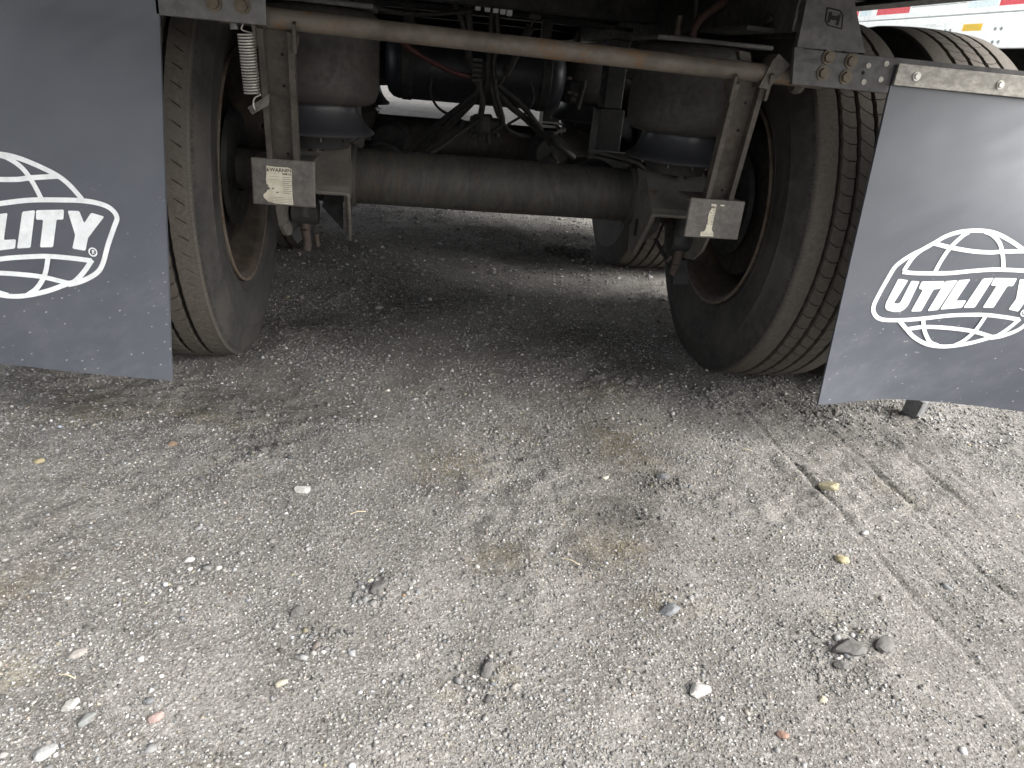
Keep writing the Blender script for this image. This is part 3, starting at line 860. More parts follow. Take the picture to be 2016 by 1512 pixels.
# end plates of the rails
poly = [(0.516, 0.902), (0.664, 0.904), (0.640, 0.945), (0.612, 0.995), (0.606, 1.088), (0.512, 1.088)]
epR = mesh('rail_end_plate', prism(poly, 'y', -0.607, -0.5935), 'mount', T)
mesh('rail_end_plate', prism([(-x, z) if z > 0.91 else (-x, 0.931) for x, z in poly], 'y', -0.607, -0.5935), 'mount', T)
# lower gusset between bar notch and bracket
mesh('gusset', prism([(0.512, 0.9015), (0.531, 0.9015), (0.531, 0.836), (0.541, 0.8335), (0.524, 0.8345)], 'y', -0.6055, -0.5945), 'mount', T)
# dark blocks as the shade inside a punched slot, with its weld outline
cxH, czH = 0.579, 0.960
ring = [(cxH - 0.019, -0.6075, czH + 0.0165), (cxH + 0.009, -0.6075, czH + 0.0135), (cxH + 0.017, -0.6075, czH + 0.006), (cxH + 0.021, -0.6075, czH - 0.0175), (cxH - 0.010, -0.6075, czH - 0.0135), (cxH - 0.017, -0.6075, czH - 0.006), (cxH - 0.019, -0.6075, czH + 0.0165)]
mesh('slot_outline', tube(ring, 0.0013, 6, False), 'hole', epR)
mesh('punched_slot_shade', join(box(cxH - 0.0125, cxH - 0.007, -0.6082, -0.604, czH - 0.009, czH + 0.010), box(cxH + 0.007, cxH + 0.0125, -0.6082, -0.604, czH - 0.012, czH + 0.007), box(cxH - 0.0065, cxH + 0.0065, -0.6082, -0.604, czH - 0.004, czH + 0.004)), 'hole', epR)

# --- pipe bar with its two swing arms
barY = -0.562
A, B = Vector((-0.600, barY, 0.8615)), Vector((0.612, barY, 0.8475))
bar = mesh('lock_bar', cyl(A, B, 0.0182, 40, bev=0.002), 'bar', T, 40)

def swing_arm(top, bot, w, label_fn, ear):
    top, bot = Vector(top), Vector(bot)
    e1 = (bot - top).normalized()
    e2 = (Vector((1, 0, 0)) - e1 * e1.x).normalized()
    e3 = e1.cross(e2).normalized()
    if e3.y > 0: e3 = -e3                       # towards the rear
    L = (bot - top).length
    def P(a, b, c): return top + e1 * a + e2 * b + e3 * c
    def slab(a0, a1, b0, b1, c0, c1):
        v, f = box(a0, a1, b0, b1, c0, c1)
        return [P(*p) for p in v], f
    h = w / 2
    parts = [slab(0, L, -h + 0.0112, h - 0.0112, -0.003, 0.003), slab(0, L, -h, -h + 0.011, -0.003, 0.024), slab(0, L, h - 0.011, h, -0.003, 0.024)]
    # cheeks that widen round the pipe
    for sg in (-1, 1):
        b0, b1 = sorted((sg * (h + 0.0002), sg * (h + 0.0062)))
        parts.append(slab(-0.022, 0.034, b0, b1, -0.012, 0.034))
    arm = mesh('swing_arm', join(*parts), 'arm', T)
    for a in (0.055, 0.12, L - 0.03):
        q = P(a, 0.008, 0.0032)
        mesh('pin_hole_shade', cyl(q, q + e3 * 0.0012, 0.0032, 12), 'hole', arm)  # dark disc painted as the shade in a pin hole
    return arm, P, L

def label_sheet(parent, outline, yf, words, bars, blots, z_off=0.0):
    sh = mesh('warning_label', prism(outline, 'y', yf - 0.0012, yf), 'paper', parent)
    for txt, x, z, size, wid in words:
        cu = bpy.data.curves.new('txt', 'FONT'); cu.body = txt; cu.size = size; cu.extrude = 0.0001; cu.offset = 0.0002
        ob = bpy.data.objects.new('txt', cu); COL.objects.link(ob)
        dg = bpy.context.evaluated_depsgraph_get()
        me = bpy.data.meshes.new_from_object(ob.evaluated_get(dg))
        bpy.data.objects.remove(ob); bpy.data.curves.remove(cu)
        xs_ = [v.co.x for v in me.vertices]; k = wid / max(1e-6, max(xs_) - min(xs_))
        for v in me.vertices:
            v.co = Vector((x + (v.co.x - min(xs_)) * k, yf - 0.0016 + v.co.z, z + v.co.y))
        me.materials.clear()
        link('label_text', me, 'ink', sh)
    if bars:
        vf = join(*[box(x0, x1, yf - 0.0019, yf - 0.0015, z0, z1) for x0, x1, z0, z1 in bars])
        mesh('label_print', vf, 'inkgrey', sh)
    if blots:
        vf = join(*[prism([(cx + r * (0.7 + 0.5 * random.random()) * math.cos(a), cz + r * 0.7 * (0.7 + 0.5 * random.random()) * math.sin(a)) for a in [k * math.tau / 9 for k in range(9)]], 'y', yf - 0.0022, yf - 0.0017) for cx, cz, r in blots])
        mesh('torn_patch', vf, 'foot', sh)
    return sh

YF = -0.452
armL, PL, LL = swing_arm((-0.4985, barY + 0.010, 0.850), (-0.5140, -0.415, 0.575), 0.066, None, False)
armR, PR, LR = swing_arm((0.4500, barY + 0.010, 0.838), (0.4900, -0.415, 0.565), 0.068, None, True)
def foot(arm, x0, x1, z0, z1):
    v, f = bbox(x0, x1, YF, YF + 0.009, z0, z1, 0.0035)
    ft = mesh('foot_plate', join((v, f), bbox(x0 + 0.004, x1 - 0.004, YF + 0.0085, -0.345, z1 - 0.010, z1 - 0.001, 0.002)), 'foot', arm)
    return ft
fL = foot(armL, -0.580, -0.4455, 0.490, 0.590)
fR = foot(armR, 0.4135, 0.551, 0.4785, 0.571)
# left label: cream, torn, header still readable
x0, x1, zt, zb = -0.5505, -0.4945, 0.5745, 0.494
outl = [(x0 + 0.003, zt), (x0 + 0.022, zt - 0.0015), (x1 - 0.008, zt - 0.001), (x1, zt - 0.004), (x1 - 0.0005, 0.54), (x1, 0.515), (x1 + 0.001, zb), (x0 + 0.018, zb + 0.001), (x0 + 0.004, zb + 0.004), (x0 - 0.005, zb + 0.012), (x0 - 0.006, zb + 0.018), (x0 + 0.002, 0.520), (x0 + 0.0035, 0.527), (x0 + 0.001, 0.545), (x0 + 0.003, 0.56)]
bars = []
rnd = random.Random(9)
for i in range(9):
    z = 0.5525 - i * 0.0042
    bars.append((x1 - 0.020, x1 - 0.001 - rnd.uniform(0, 0.006), z - 0.0008, z + 0.0008))
for i in range(4):
    z = 0.5085 - i * 0.0035
    bars.append((x0 + 0.003, x1 - 0.001, z - 0.0005, z + 0.0005))
bars += [(x0 + 0.008, x0 + 0.030, 0.5525, 0.5532), (x0 + 0.010, x0 + 0.028, 0.546, 0.5466)]
tri = [(x0 + 0.0035, 0.5635), (x0 + 0.0085, 0.5635), (x0 + 0.006, 0.5715)]
sh = label_sheet(fL, outl, YF, [('WARNIN', x0 + 0.0095, 0.5635, 0.0105, 0.0455), ('SOME CO', x1 - 0.0205, 0.5575, 0.0052, 0.0195)], bars, [(x0 + 0.004, 0.5270, 0.0055), (x0 + 0.015, 0.527, 0.003), (x0 + 0.024, 0.519, 0.0026), (x0 + 0.004, 0.533, 0.003)])
mesh('alert_triangle', prism(tri, 'y', YF - 0.0021, YF - 0.0016), 'ink', sh)
# right label: only a strip of it is left
outl = [(0.4665, 0.5605), (0.4785, 0.5600), (0.4800, 0.5545), (0.4795, 0.535), (0.4792, 0.505), (0.4800, 0.4990), (0.4850, 0.4930), (0.4870, 0.4840), (0.4540, 0.4835), (0.4535, 0.4930), (0.4620, 0.4950), (0.4650, 0.5050), (0.4640, 0.5110), (0.4660, 0.5180), (0.4640, 0.5300), (0.4655, 0.5420), (0.4690, 0.5480)]
bars = [(0.455, 0.485, 0.4905 - k * 0.0032, 0.4912 - k * 0.0032) for k in range(2)] + [(0.4735, 0.479, 0.546 - k * 0.0042, 0.5475 - k * 0.0042) for k in range(9)]
label_sheet(fR, outl, YF, [('ARN', 0.4668, 0.5505, 0.0075, 0.0120)], bars, [(0.4690, 0.5400, 0.002), (0.4660, 0.5130, 0.002)])
# scrap of the old label's top edge
mesh('label_scrap', prism([(0.4890, 0.5600), (0.5000, 0.5598), (0.4985, 0.5565), (0.4895, 0.5570)], 'y', YF - 0.0012, YF), 'paper', fR)
# ear welded to the right arm end of the pipe
mesh('cheek_plate', quad_plate([at(1494, 172, -0.585), at(1512, 176, -0.585), at(1556, 128, -0.585), at(1534, 106, -0.585), at(1522, 118, -0.585)], (0, 1, 0), 0.045), 'arm', armR)
mesh('pipe_tab', quad_plate([at(1455, 100, -0.545), at(1478, 104, -0.545), at(1478, 122, -0.545), at(1458, 118, -0.545)], (0, 1, 0), 0.02), 'arm', armR)
mesh('pipe_end_cap', lathe([(0.0, -0.012), (0.020, -0.012), (0.024, 0.0), (0.020, 0.010), (0.0, 0.010)], 28, 'x', (0.566, barY + 0.02, 0.838)), 'arm', armR, 40)

# return spring on the left arm
p0, p1 = at(484, 66, -0.580), at(497, 186, -0.572)
ax_ = (p1 - p0); Ls = ax_.length; ax_.normalize()
e2 = (Vector((1, 0, 0)) - ax_ * ax_.x).normalized(); e3 = ax_.cross(e2)
turns, rs = 21, 0.0145
pts = []
for i in range(turns * 14 + 1):
    w = i / 14 * math.tau
    pts.append(p0 + ax_ * (Ls * i / (turns * 14)) + e2 * (rs * math.cos(w)) + e3 * (rs * math.sin(w)))
spr = mesh('return_spring', tube(pts, 0.00205, 6, False), 'springsteel', T, 60)
tabp = at(501, 214, -0.572)
mesh('spring_hook', tube([pts[-1], p1 + ax_ * 0.006 + e2 * 0.004, p1 + ax_ * 0.016, tabp, tabp + Vector((0, 0.006, -0.004))], 0.0017, 8), 'springsteel', spr, 60)
mesh('spring_hook', tube([pts[0], p0 - ax_ * 0.006 - e2 * 0.006, p0 - ax_ * 0.014 - e2 * 0.004, p0 - ax_ * 0.022], 0.0017, 8), 'springsteel', spr, 60)
mesh('spring_lug', cyl(at(460, 44, -0.575), at(462, 58, -0.575), 0.008, 12), 'bracket', spr, 40)
mesh('hook_end', cyl(at(495, 46, -0.575), at(501, 60, -0.575), 0.003, 8), 'bracket', spr, 40)
mesh('spring_tab', quad_plate([at(487, 212, -0.566), at(497, 226, -0.566), at(530, 206, -0.548), at(530, 184, -0.548), at(520, 192, -0.553)], (0, 1, 0.1), 0.005), 'arm', armL)

# --- mud flaps
def sm(t): t = max(0., min(1., t)); return t * t * (3 - 2 * t)
FW = 0.61
def flap_R(u, v):
    y = -0.600 - 0.06 * (v / 0.7) - 0.13 * u * sm(v / 0.4) + 0.035 * math.sin(math.pi * max(0, min(1, u / 0.61))) * (v / 0.7) ** 2 * (1 if v > 0 else 0)
    return Vector((0.742 + u, y, 0.843 - v))
def flap_L(u, v):
    y = -0.600 - 0.145 * (v / 0.66) + 0.2 * u * (v / 0.66)
    if v < 0: y = -0.600
    return Vector((-0.694 - u, y, 0.846 - v))
def flap_n(fn, u, v):
    e = 1e-3
    n = (fn(u + e, v) - fn(u - e, v)).cross(fn(u, v + e) - fn(u, v - e)).normalized()
    return n if n.y < 0 else -n
def make_flap(fn, v0, v1):
    nu, nvv, th = 34, 40, 0.007
    V, F = [], []
    for k in (0, 1):
        for j in range(nvv + 1):
            for i in range(nu + 1):
                u_, v_ = FW * i / nu, v0 + (v1(u_ := FW * i / nu) - v0) * j / nvv
                V.append(fn(u_, v_) - flap_n(fn, u_, v_) * (th * k))
    n1 = (nu + 1) * (nvv + 1)
    I = lambda i, j, k: k * n1 + j * (nu + 1) + i
    for k in (0, 1):
        for j in range(nvv):
            for i in range(nu):
                F.append((I(i, j, k), I(i + 1, j, k), I(i + 1, j + 1, k), I(i, j + 1, k)))
    for i in range(nu):
        F.append((I(i, 0, 0), I(i + 1, 0, 0), I(i + 1, 0, 1), I(i, 0, 1)))
        F.append((I(i, nvv, 0), I(i + 1, nvv, 0), I(i + 1, nvv, 1), I(i, nvv, 1)))
    for j in range(nvv):
        F.append((I(0, j, 0), I(0, j + 1, 0), I(0, j + 1, 1), I(0, j, 1)))
        F.append((I(nu, j, 0), I(nu, j + 1, 0), I(nu, j + 1, 1), I(nu, j, 1)))
    return V, F
flapR = mesh('mud_flap', make_flap(flap_R, -0.045, lambda u: 0.701 - 0.019 * sm(u / 0.2)), 'flap', T, 40)
flapR['label'] = 'right grey mud flap with white globe emblem and bowed lower edge'
flapL = mesh('mud_flap', make_flap(flap_L, -0.075, lambda u: 0.656 + 0.004 * sm(u / 0.2)), 'flap', T, 40)
flapL['label'] = 'left grey mud flap with white globe emblem cut by the picture edge'

STROKES = [
 [(-117, 102), (-141, 86), (-160, 75), (-181, 59), (-196, 42), (-208, 9), (-218, -21), (-224, -46), (-221, -61), (-209, -73), (-192, -78), (-162, -78), (-123, -75), (-72, -68), (-27, -61), (19, -57), (66, -55), (118, -58), (157, -62)],
 [(158, -60), (136, -84), (113, -103), (100, -107)],
 [(-172, 36), (-158, 68), (-141, 86), (-117, 102), (-92, 119), (-59, 131), (-18, 136), (17, 135), (48, 128), (84, 114), (116, 98), (137, 81), (158, 55)],
 [(-174, 34), (-144, 33), (-99, 35), (-56, 38), (-1, 46), (55, 52), (121, 53), (161, 52), (193, 47), (214, 38), (224, 22), (215, 3), (197, -30), (179, -68), (161, -87), (126, -103), (97, -110)],
 [(-95, 38), (-86, 68), (-72, 97), (-50, 123), (-37, 132)],
 [(75, 54), (63, 86), (47, 112), (23, 129), (3, 135)],
 [(-117, 102), (-71, 95), (-15, 90), (32, 90), (58, 93), (116, 97)],
 [(-151, -79), (-128, -98), (-102, -117), (-65, -132), (-28, -136), (7, -133), (52, -123), (100, -107)],
 [(-128, -98), (-88, -91), (-42, -90), (6, -92), (48, -96), (100, -107)],
 [(-92, -73), (-83, -96), (-70, -115), (-56, -128), (-36, -134)],
 [(66, -57), (56, -83), (45, -101), (27, -120), (7, -132)],
 [(163 + 8 * math.cos(a), -45 + 7.5 * math.sin(a)) for a in [k * math.tau / 12 for k in range(13)]]]
LETTERS = {
 'U': [(-180, 18), (-155, 16), (-176, -38), (-173, -39), (-164, -39), (-160, -35), (-147, 15), (-126, 15), (-139, -42), (-146, -52), (-156, -58), (-171, -59), (-188, -56), (-195, -50), (-196, -39)],
 'T': [(-121, 15), (-64, 19), (-69, 1), (-86, -2), (-102, -54), (-128, -56), (-112, -4), (-124, -2)],
 'I': [(-62, 19), (-32, 23), (-60, -49), (-86, -53)],
 'L': [(-30, 23), (-1, 27), (-21, -25), (5, -23), (-1, -41), (-55, -48)],
 'I2': [(30, 30), (57, 33), (32, -39), (3, -41)],
 'T2': [(59, 33), (117, 35), (112, 16), (98, 16), (80, -37), (52, -38), (70, 15), (55, 15)],
 'Y': [(124, 33), (148, 33), (154, 10), (172, 30), (198, 23), (157, -18), (147, -43), (120, -39), (131, -13)]}
MRm = [[0.2846398, 0.4025401], [0.0893382, -0.0028130], [-0.0015786, -0.0990094], [-0.0014775, -0.0002940], [0.0020536, 0.0007329], [0.0000931, 0.0006632]]
MLm = [[0.2874463, 0.3887750], [-0.0889965, -0.0060534], [0.0091652, -0.0956153]]
def map_R(p):
    a, b = p[0] / 100, p[1] / 100
    k = (1, a, b, a * a, b * b, a * b)
    return [sum(k[i] * MRm[i][j] for i in range(6)) for j in (0, 1)]
def map_L(p):
    k = (1, p[0] / 100, p[1] / 100)
    return [sum(k[i] * MLm[i][j] for i in range(3)) for j in (0, 1)]
def emblem(parent, fn, mp):
    parts = []
    def surf(p, off):
        u, v = mp(p)
        return fn(u, v) + flap_n(fn, u, v) * off
    for si, st in enumerate(STROKES):
        P = [Vector((p[0], p[1], 0)) for p in st]
        P = catmull(P, 6)
        w = 4.7 if si < len(STROKES) - 1 else 1.4
        off = 0.0008 + 0.00013 * si
        v, f = [], []
        for i, p in enumerate(P):
            t = (P[min(i + 1, len(P) - 1)] - P[max(0, i - 1)]).normalized()
            n = Vector((-t.y * 1.0, t.x, 0))
            for sg in (-1, 1): v.append(surf((p.x + n.x * w * 1.08 * sg, p.y + n.y * w * sg), off))
        for i in range(len(P) - 1): f.append((2 * i, 2 * i + 1, 2 * i + 3, 2 * i + 2))
        parts.append((v, f))
    em = mesh('globe_emblem', join(*parts), 'print', parent)
    for k, pol in LETTERS.items():
        n = len(pol)
        # slightly rounded corners
        rp = []
        for i in range(n):
            p0_, p1_, p2_ = Vector(pol[i - 1]), Vector(pol[i]), Vector(pol[(i + 1) % n])
            for q_ in (p0_, p2_):
                d = q_ - p1_; rp.append(tuple(p1_ + d * min(0.3, 2.2 / max(d.length, 1e-3))))
        tr = tessellate_polygon([[Vector((p[0], p[1], 0)) for p in rp]])
        mesh('letter', ([surf(p, 0.0011) for p in rp], [tuple(t) for t in tr]), 'print', em)
    tr = [(160.5, -49), (160.5, -41), (165, -41), (166, -44), (163.5, -45.5), (166.5, -49), (164.5, -49), (162.2, -46), (162.2, -49)]
    mesh('registered_mark', ([surf(p, 0.0011) for p in tr], [tuple(t) for t in tessellate_polygon([[Vector((p[0], p[1], 0)) for p in tr]])]), 'print', em)
    return em
emblem(flapR, flap_R, map_R)
emblem(flapL, flap_L, map_L)
# clamp strips and carriers
st = mesh('clamp_strip', bbox(0.7415, 1.345, -0.6100, -0.6035, 0.8505, 0.8925, 0.0012), 'strip', flapR)
for bx in (0.786, 0.979, 1.172, 1.315):
    mesh('bolt', hexbolt((bx, -0.610, 0.8712), (0, -1, 0), 0.0065, 0.006), 'silver', flapR)
mesh('flap_carrier', join(box(0.741, 1.35, -0.5925, -0.586, 0.845, 0.9025), box(0.741, 1.35, -0.5855, -0.552, 0.896, 0.9025)), 'mount', T)
mesh('flap_carrier', join(box(-1.31, -0.7015, -0.5925, -0.586, 0.86, 0.938), box(-1.31, -0.7015, -0.5855, -0.552, 0.932, 0.938)), 'mount', T)
stl = mesh('clamp_strip', bbox(-1.30, -0.702, -0.6100, -0.6035, 0.8800, 0.9200, 0.0012), 'strip', flapL)
for bx in (-0.745, -0.93, -1.12, -1.27):
    mesh('bolt', hexbolt((bx, -0.610, 0.900), (0, -1, 0), 0.0065, 0.006), 'silver', flapL)
for px_, py_ in ((1787, 243), (1875, 212), (1712, 447), (1806, 418)):
    pass

# --- air tank, brake chambers, valves and lines between the axles
tank = mesh('air_tank', lathe([(0.0, -0.345), (0.06, -0.343), (0.10, -0.330), (0.118, -0.312), (0.124, -0.290), (0.124, 0.290), (0.118, 0.312), (0.10, 0.330), (0.06, 0.343), (0.0, 0.345)], 48, 'x', (-0.005, 0.93, 0.782)), 'tank', T, 40)
for xs_ in (-0.26, 0.26):
    mesh('tank_strap', lathe([(0.1255, -0.018), (0.1275, -0.016), (0.1275, 0.016), (0.1255, 0.018)], 48, 'x', (xs_ - 0.005, 0.93, 0.782)), 'frame', tank, 40)
    mesh('tank_hanger', box(xs_ - 0.025, xs_ + 0.015, 0.92, 0.94, 0.89, 1.10), 'frame', tank)
for yb_, sgn in ((0.0, 1), (1.245, -1)):
    for s in (-1, 1):
        cx_ = s * 0.33
        yy = yb_ + 0.19 if sgn > 0 else yb_ - 0.20
        prof = [(0.0, -0.085), (0.062, -0.08), (0.078, -0.06), (0.080, -0.015), (0.086, -0.010), (0.086, 0.010), (0.080, 0.015), (0.076, 0.07), (0.06, 0.085), (0.0, 0.088)]
        ch = mesh('brake_chamber', lathe(prof, 36, 'y', (cx_, yy, 0.485 if sgn > 0 else 0.49)), 'dark', T, 40)
        mesh('push_rod', cyl((cx_, yy - 0.085, 0.485 if sgn > 0 else 0.49), (cx_ + s * 0.01, yy - 0.20, 0.47), 0.008, 10), 'arm', ch)
# slack adjusters and clevis below each arm of the rear axle
for s in (-1, 1):
    if s < 0: px_, top_, fork = 607, 425, ((601, 452), (604, 492), (622, 460), (626, 485))
    else: px_, top_, fork = 1345, 480, ((1330, 520), (1321, 540), (1322, 505), (1312, 515))
    c0 = at(px_ - 5, top_, -0.13)
    sl = mesh('shock_absorber', join(cyl(c0 + Vector((0, 0, 0.10)), c0 + Vector((0, -0.005, 0.0)), 0.030, 24, 0.034, bev=0.003), cyl(c0 + Vector((-0.035, -0.006, 0.012)), c0 + Vector((0.035, -0.006, 0.012)), 0.031, 24, bev=0.003)), 'dark', T, 40)
    f0, f1, f2, f3 = [at(a, b, -0.14) for a, b in fork]
    mesh('clevis_fork', join(cyl(c0, f0, 0.014, 12), tube([f0, (f0 + f1) / 2 + Vector((0.003, 0, 0)), f1], [0.013, 0.011, 0.012], 10, False), tube([f2, f3], [0.007, 0.006], 8, False)), 'rustfork', sl, 50)
    if s < 0:
        mesh('shield_fin', quad_plate([at(570, 445, -0.08), at(590, 448, -0.08), at(596, 470, -0.08), at(586, 480, -0.08), at(578, 468, -0.08)], (0, 1, 0), 0.004), 'piston', sl)
    else:
        mesh('clevis_block', quad_plate([at(1322, 515, -0.10), at(1352, 512, -0.10), at(1356, 560, -0.10), at(1326, 560, -0.10)], (0, 1, 0), 0.03), 'dark', sl)
        mesh('slack_link', tube([at(1290, 470, -0.02), at(1318, 522, -0.08)], 0.006, 8, False), 'dark', sl)

def hose(name, pts, r, mat='hose', n=8):
    return mesh(name, tube([at(*p[:2], p[2]) for p in pts], r, n), mat, T, 60)
# bundle hanging down in the middle
hose('air_hose', [(968, 24, 0.55), (966, 70, 0.56), (962, 120, 0.58), (968, 180, 0.60), (985, 235, 0.62), (1010, 262, 0.64), (1045, 268, 0.7)], 0.0085)
hose('air_hose', [(978, 24, 0.55), (979, 80, 0.56), (972, 130, 0.57), (978, 190, 0.58), (990, 240, 0.60), (968, 262, 0.6)], 0.0085)
hose('air_hose', [(920, 10, 0.5), (925, 60, 0.52), (922, 110, 0.55), (936, 150, 0.58), (950, 200, 0.58), (940, 250, 0.6)], 0.011)
hose('air_hose', [(895, 5, 0.52), (915, 60, 0.54), (930, 130, 0.57), (945, 170, 0.58), (920, 200, 0.6), (860, 250, 0.72), (760, 330, 0.8)], 0.010)
hose('air_hose', [(960, 120, 0.58), (955, 175, 0.6), (900, 215, 0.66), (845, 262, 0.74), (790, 330, 0.85)], 0.012)
hose('air_hose', [(958, 165, 0.6), (925, 205, 0.62), (890, 240, 0.66), (830, 300, 0.75)], 0.013)
hose('air_hose', [(962, 160, 0.6), (1000, 205, 0.62), (1030, 230, 0.64), (1075, 270, 0.7), (1130, 310, 0.8)], 0.011)
hose('air_hose', [(975, 165, 0.6), (1020, 200, 0.62), (1050, 235, 0.64), (1085, 285, 0.7)], 0.010)
hose('air_hose', [(850, 150, 0.8), (848, 185, 0.78), (866, 215, 0.75), (905, 235, 0.7), (940, 255, 0.66)], 0.005)
hose('air_hose', [(1045, 165, 0.75), (1050, 195, 0.75), (1035, 222, 0.72), (1000, 245, 0.68)], 0.005)
hose('air_hose', [(780, 330, 0.3), (850, 300, 0.45), (905, 262, 0.55), (945, 235, 0.58)], 0.008)
hose('red_air_hose', [(775, 60, 0.45), (800, 90, 0.47), (850, 122, 0.5), (900, 145, 0.54), (925, 150, 0.57), (945, 150, 0.58)], 0.0095, 'redhose')
hose('brown_air_hose', [(1462, -12, -0.18), (1420, 10, -0.19), (1385, 35, -0.19), (1368, 60, -0.19), (1363, 84, -0.19)], 0.011, 'brownhose')
hose('air_hose', [(1372, -10, -0.16), (1370, 30, -0.17), (1364, 70, -0.19)], 0.007)
hose('air_hose', [(640, 10, -0.15), (690, 0, -0.1), (760, 20, 0.1), (850, 28, 0.3), (930, 20, 0.5)], 0.006)
# coil hose hanging from the frame
pA, pB = at(1053, 36, 0.5), at(985, 165, 0.58)
cd = (pB - pA); Lc = cd.length; cd.normalize(); c2 = cd.orthogonal().normalized(); c3 = cd.cross(c2)
pts = []
for i in range(30 * 10 + 1):
    w = i / 10 * math.tau
    pts.append(pA + cd * (Lc * (0.12 + 0.72 * i / 300)) + c2 * 0.013 * math.cos(w) + c3 * 0.013 * math.sin(w))
cs = mesh('hose_spring', tube(pts, 0.0028, 6, False), 'hose', T, 60)
mesh('spring_eye', join(tube([pA + cd * (Lc * 0.12), pA + cd * 0.02, pA], 0.004, 8, False), cyl(pA + Vector((-0.018, 0, 0.006)), pA + Vector((0.018, 0, 0.006)), 0.009, 10)), 'arm', cs)
mesh('spring_eye', tube([pB - cd * (Lc * 0.16), pB], 0.006, 8, False), 'arm', cs)
# fittings block with four white tags
blk = mesh('fitting_block', bbox(*[at(930, 5, 0.5).x, at(1012, 5, 0.5).x], 0.485, 0.52, at(960, 0, 0.5).z, at(960, 0, 0.5).z + 0.05, 0.003), 'dark', T)
for tx, ty in ((941, 11), (960, 14), (976, 16), (990, 19), (1003, 22)):
    q_ = at(tx, ty, 0.478)
    mesh('white_fitting', bbox(q_.x - 0.009, q_.x + 0.009, 0.470, 0.4845, q_.z - 0.014, q_.z + 0.014, 0.003), 'print', blk)
# tangled valve cluster at the bottom of the bundle
vc = mesh('relay_valve', join(cyl(at(950, 225, 0.62), at(950, 262, 0.62), 0.035, 20, bev=0.005), cyl(at(925, 240, 0.62), at(985, 246, 0.62), 0.022, 16, bev=0.004)), 'hose', T, 40)
for a, b in (((930, 255), (922, 272)), ((945, 262), (944, 280)), ((960, 258), (962, 284)), ((975, 256), (980, 270)), ((915, 240), (905, 255))):
    mesh('valve_port', cyl(at(*a, 0.62), at(*b, 0.62), 0.009, 10), 'hose', vc)
for k, yy in enumerate((118, 128, 138, 148, 158)):
    q_ = at(943 - k * 0.5, yy, 0.565)
    mesh('hose_clip', bbox(q_.x - 0.022, q_.x + 0.012, 0.555, 0.575, q_.z - 0.006, q_.z + 0.006, 0.002), 'frame', vc)
# levelling valve with bright rod, right of the tank
lv = mesh('levelling_valve', bbox(at(1118, 190, 0.62).x, at(1146, 190, 0.62).x, 0.60, 0.66, at(1130, 205, 0.62).z, at(1130, 160, 0.62).z, 0.005), 'dark', T)
mesh('valve_rod', tube([at(1151, 158, 0.60), at(1150, 170, 0.60), at(1143, 195, 0.60), at(1138, 215, 0.60)], 0.0065, 8), 'arm', lv)
for a in ((1122, 182), (1133, 186), (1129, 196), (1121, 154)):
    q_ = at(*a, 0.595); mesh('brass_fitting', bbox(q_.x - 0.008, q_.x + 0.008, 0.588, 0.602, q_.z - 0.005, q_.z + 0.005, 0.002), 'foot', lv)
for a in ((1093, 262), (1101, 258), (1109, 256)):
    q_ = at(*a, 0.9); mesh('brass_fitting', bbox(q_.x - 0.008, q_.x + 0.008, 0.888, 0.902, q_.z - 0.007, q_.z + 0.007, 0.002), 'arm', lv)

# ------------------------------------------------------------------ the white trailer parked alongside
XW, Y0, Y1 = 3.6, 2.05, 15.6
E2 = empty('box_trailer', (XW, 3.4, 0))
tag(E2, 'white box trailer parked alongside with red tape and a yellow label', 'trailer')
def part2(name, vf, mat, smooth=None):
    v, f = vf
    return mesh(name, ([(p[0] - XW, p[1] - 3.4, p[2]) for p in v], f), mat, E2, smooth)
part2('cargo_box', box(XW + 0.012, XW + 2.58, Y0, Y1, 1.592, 4.1), 'white')
part2('bottom_rail', bbox(XW, XW + 0.05, Y0, Y1, 1.191, 1.4060, 0.006), 'white')
part2('upper_rail', bbox(XW + 0.004, XW + 0.054, Y0, Y1, 1.4145, 1.5910, 0.004), 'white')
part2('sealant_seam', box(XW + 0.007, XW + 0.05, Y0 + 0.01, Y1 - 0.01, 1.4063, 1.4142), 'seam')
part2('floor', box(XW + 0.06, XW + 2.5, Y0 + 0.05, Y1 - 0.05, 1.30, 1.58), 'dark')
part2('far_rail', box(XW + 2.53, XW + 2.58, Y0, Y1, 1.191, 1.5905), 'white')
for y0_, y1_, mt in ((4.465, 4.636, 'whitetape'), (3.92, 4.373, 'redtape'), (2.948, 3.241, 'whitetape'), (2.508, 2.93, 'redtape'), (2.19, 2.50, 'whitetape'), (4.66, 5.06, 'redtape')):
    part2('reflective_tape', box(XW + 0.0025, XW + 0.0038, y0_, y1_, 1.451, 1.512), mt)
part2('rub_line', box(XW + 0.0015, XW + 0.0038, 3.364, 3.902, 1.4865, 1.4915), 'seam')
part2('rub_line', box(XW + 0.0015, XW + 0.0038, 3.266, 3.345, 1.4865, 1.4915), 'seam')
part2('yellow_label', box(XW - 0.0016, XW - 0.0004, 3.029, 3.224, 1.303, 1.3475), 'yellow')
for k in range(5):
    part2('label_print', box(XW - 0.0026, XW - 0.0017, 3.046 + 0.02 * (k == 0), 3.207 - 0.02 * (k == 0), 1.3390 - k * 0.008, 1.3405 - k * 0.008), 'inkgrey')
part2('stencil_line', box(XW - 0.0012, XW - 0.0003, 3.535, 3.657, 1.3530, 1.3555), 'seam')
part2('stencil_line', box(XW - 0.0012, XW - 0.0003, 3.462, 3.596, 1.3432, 1.3450), 'seam')
for ya in (2.312, 2.826, 3.34, 3.854, 4.368):
    for dy in (0, 0.055):
        for zz in (1.230, 1.311):
            part2('rail_bolt', hexbolt((XW - 0.0005, ya + dy + (0.012 if zz > 1.3 else 0), zz), (-1, 0, 0), 0.0085, 0.008), 'seam')
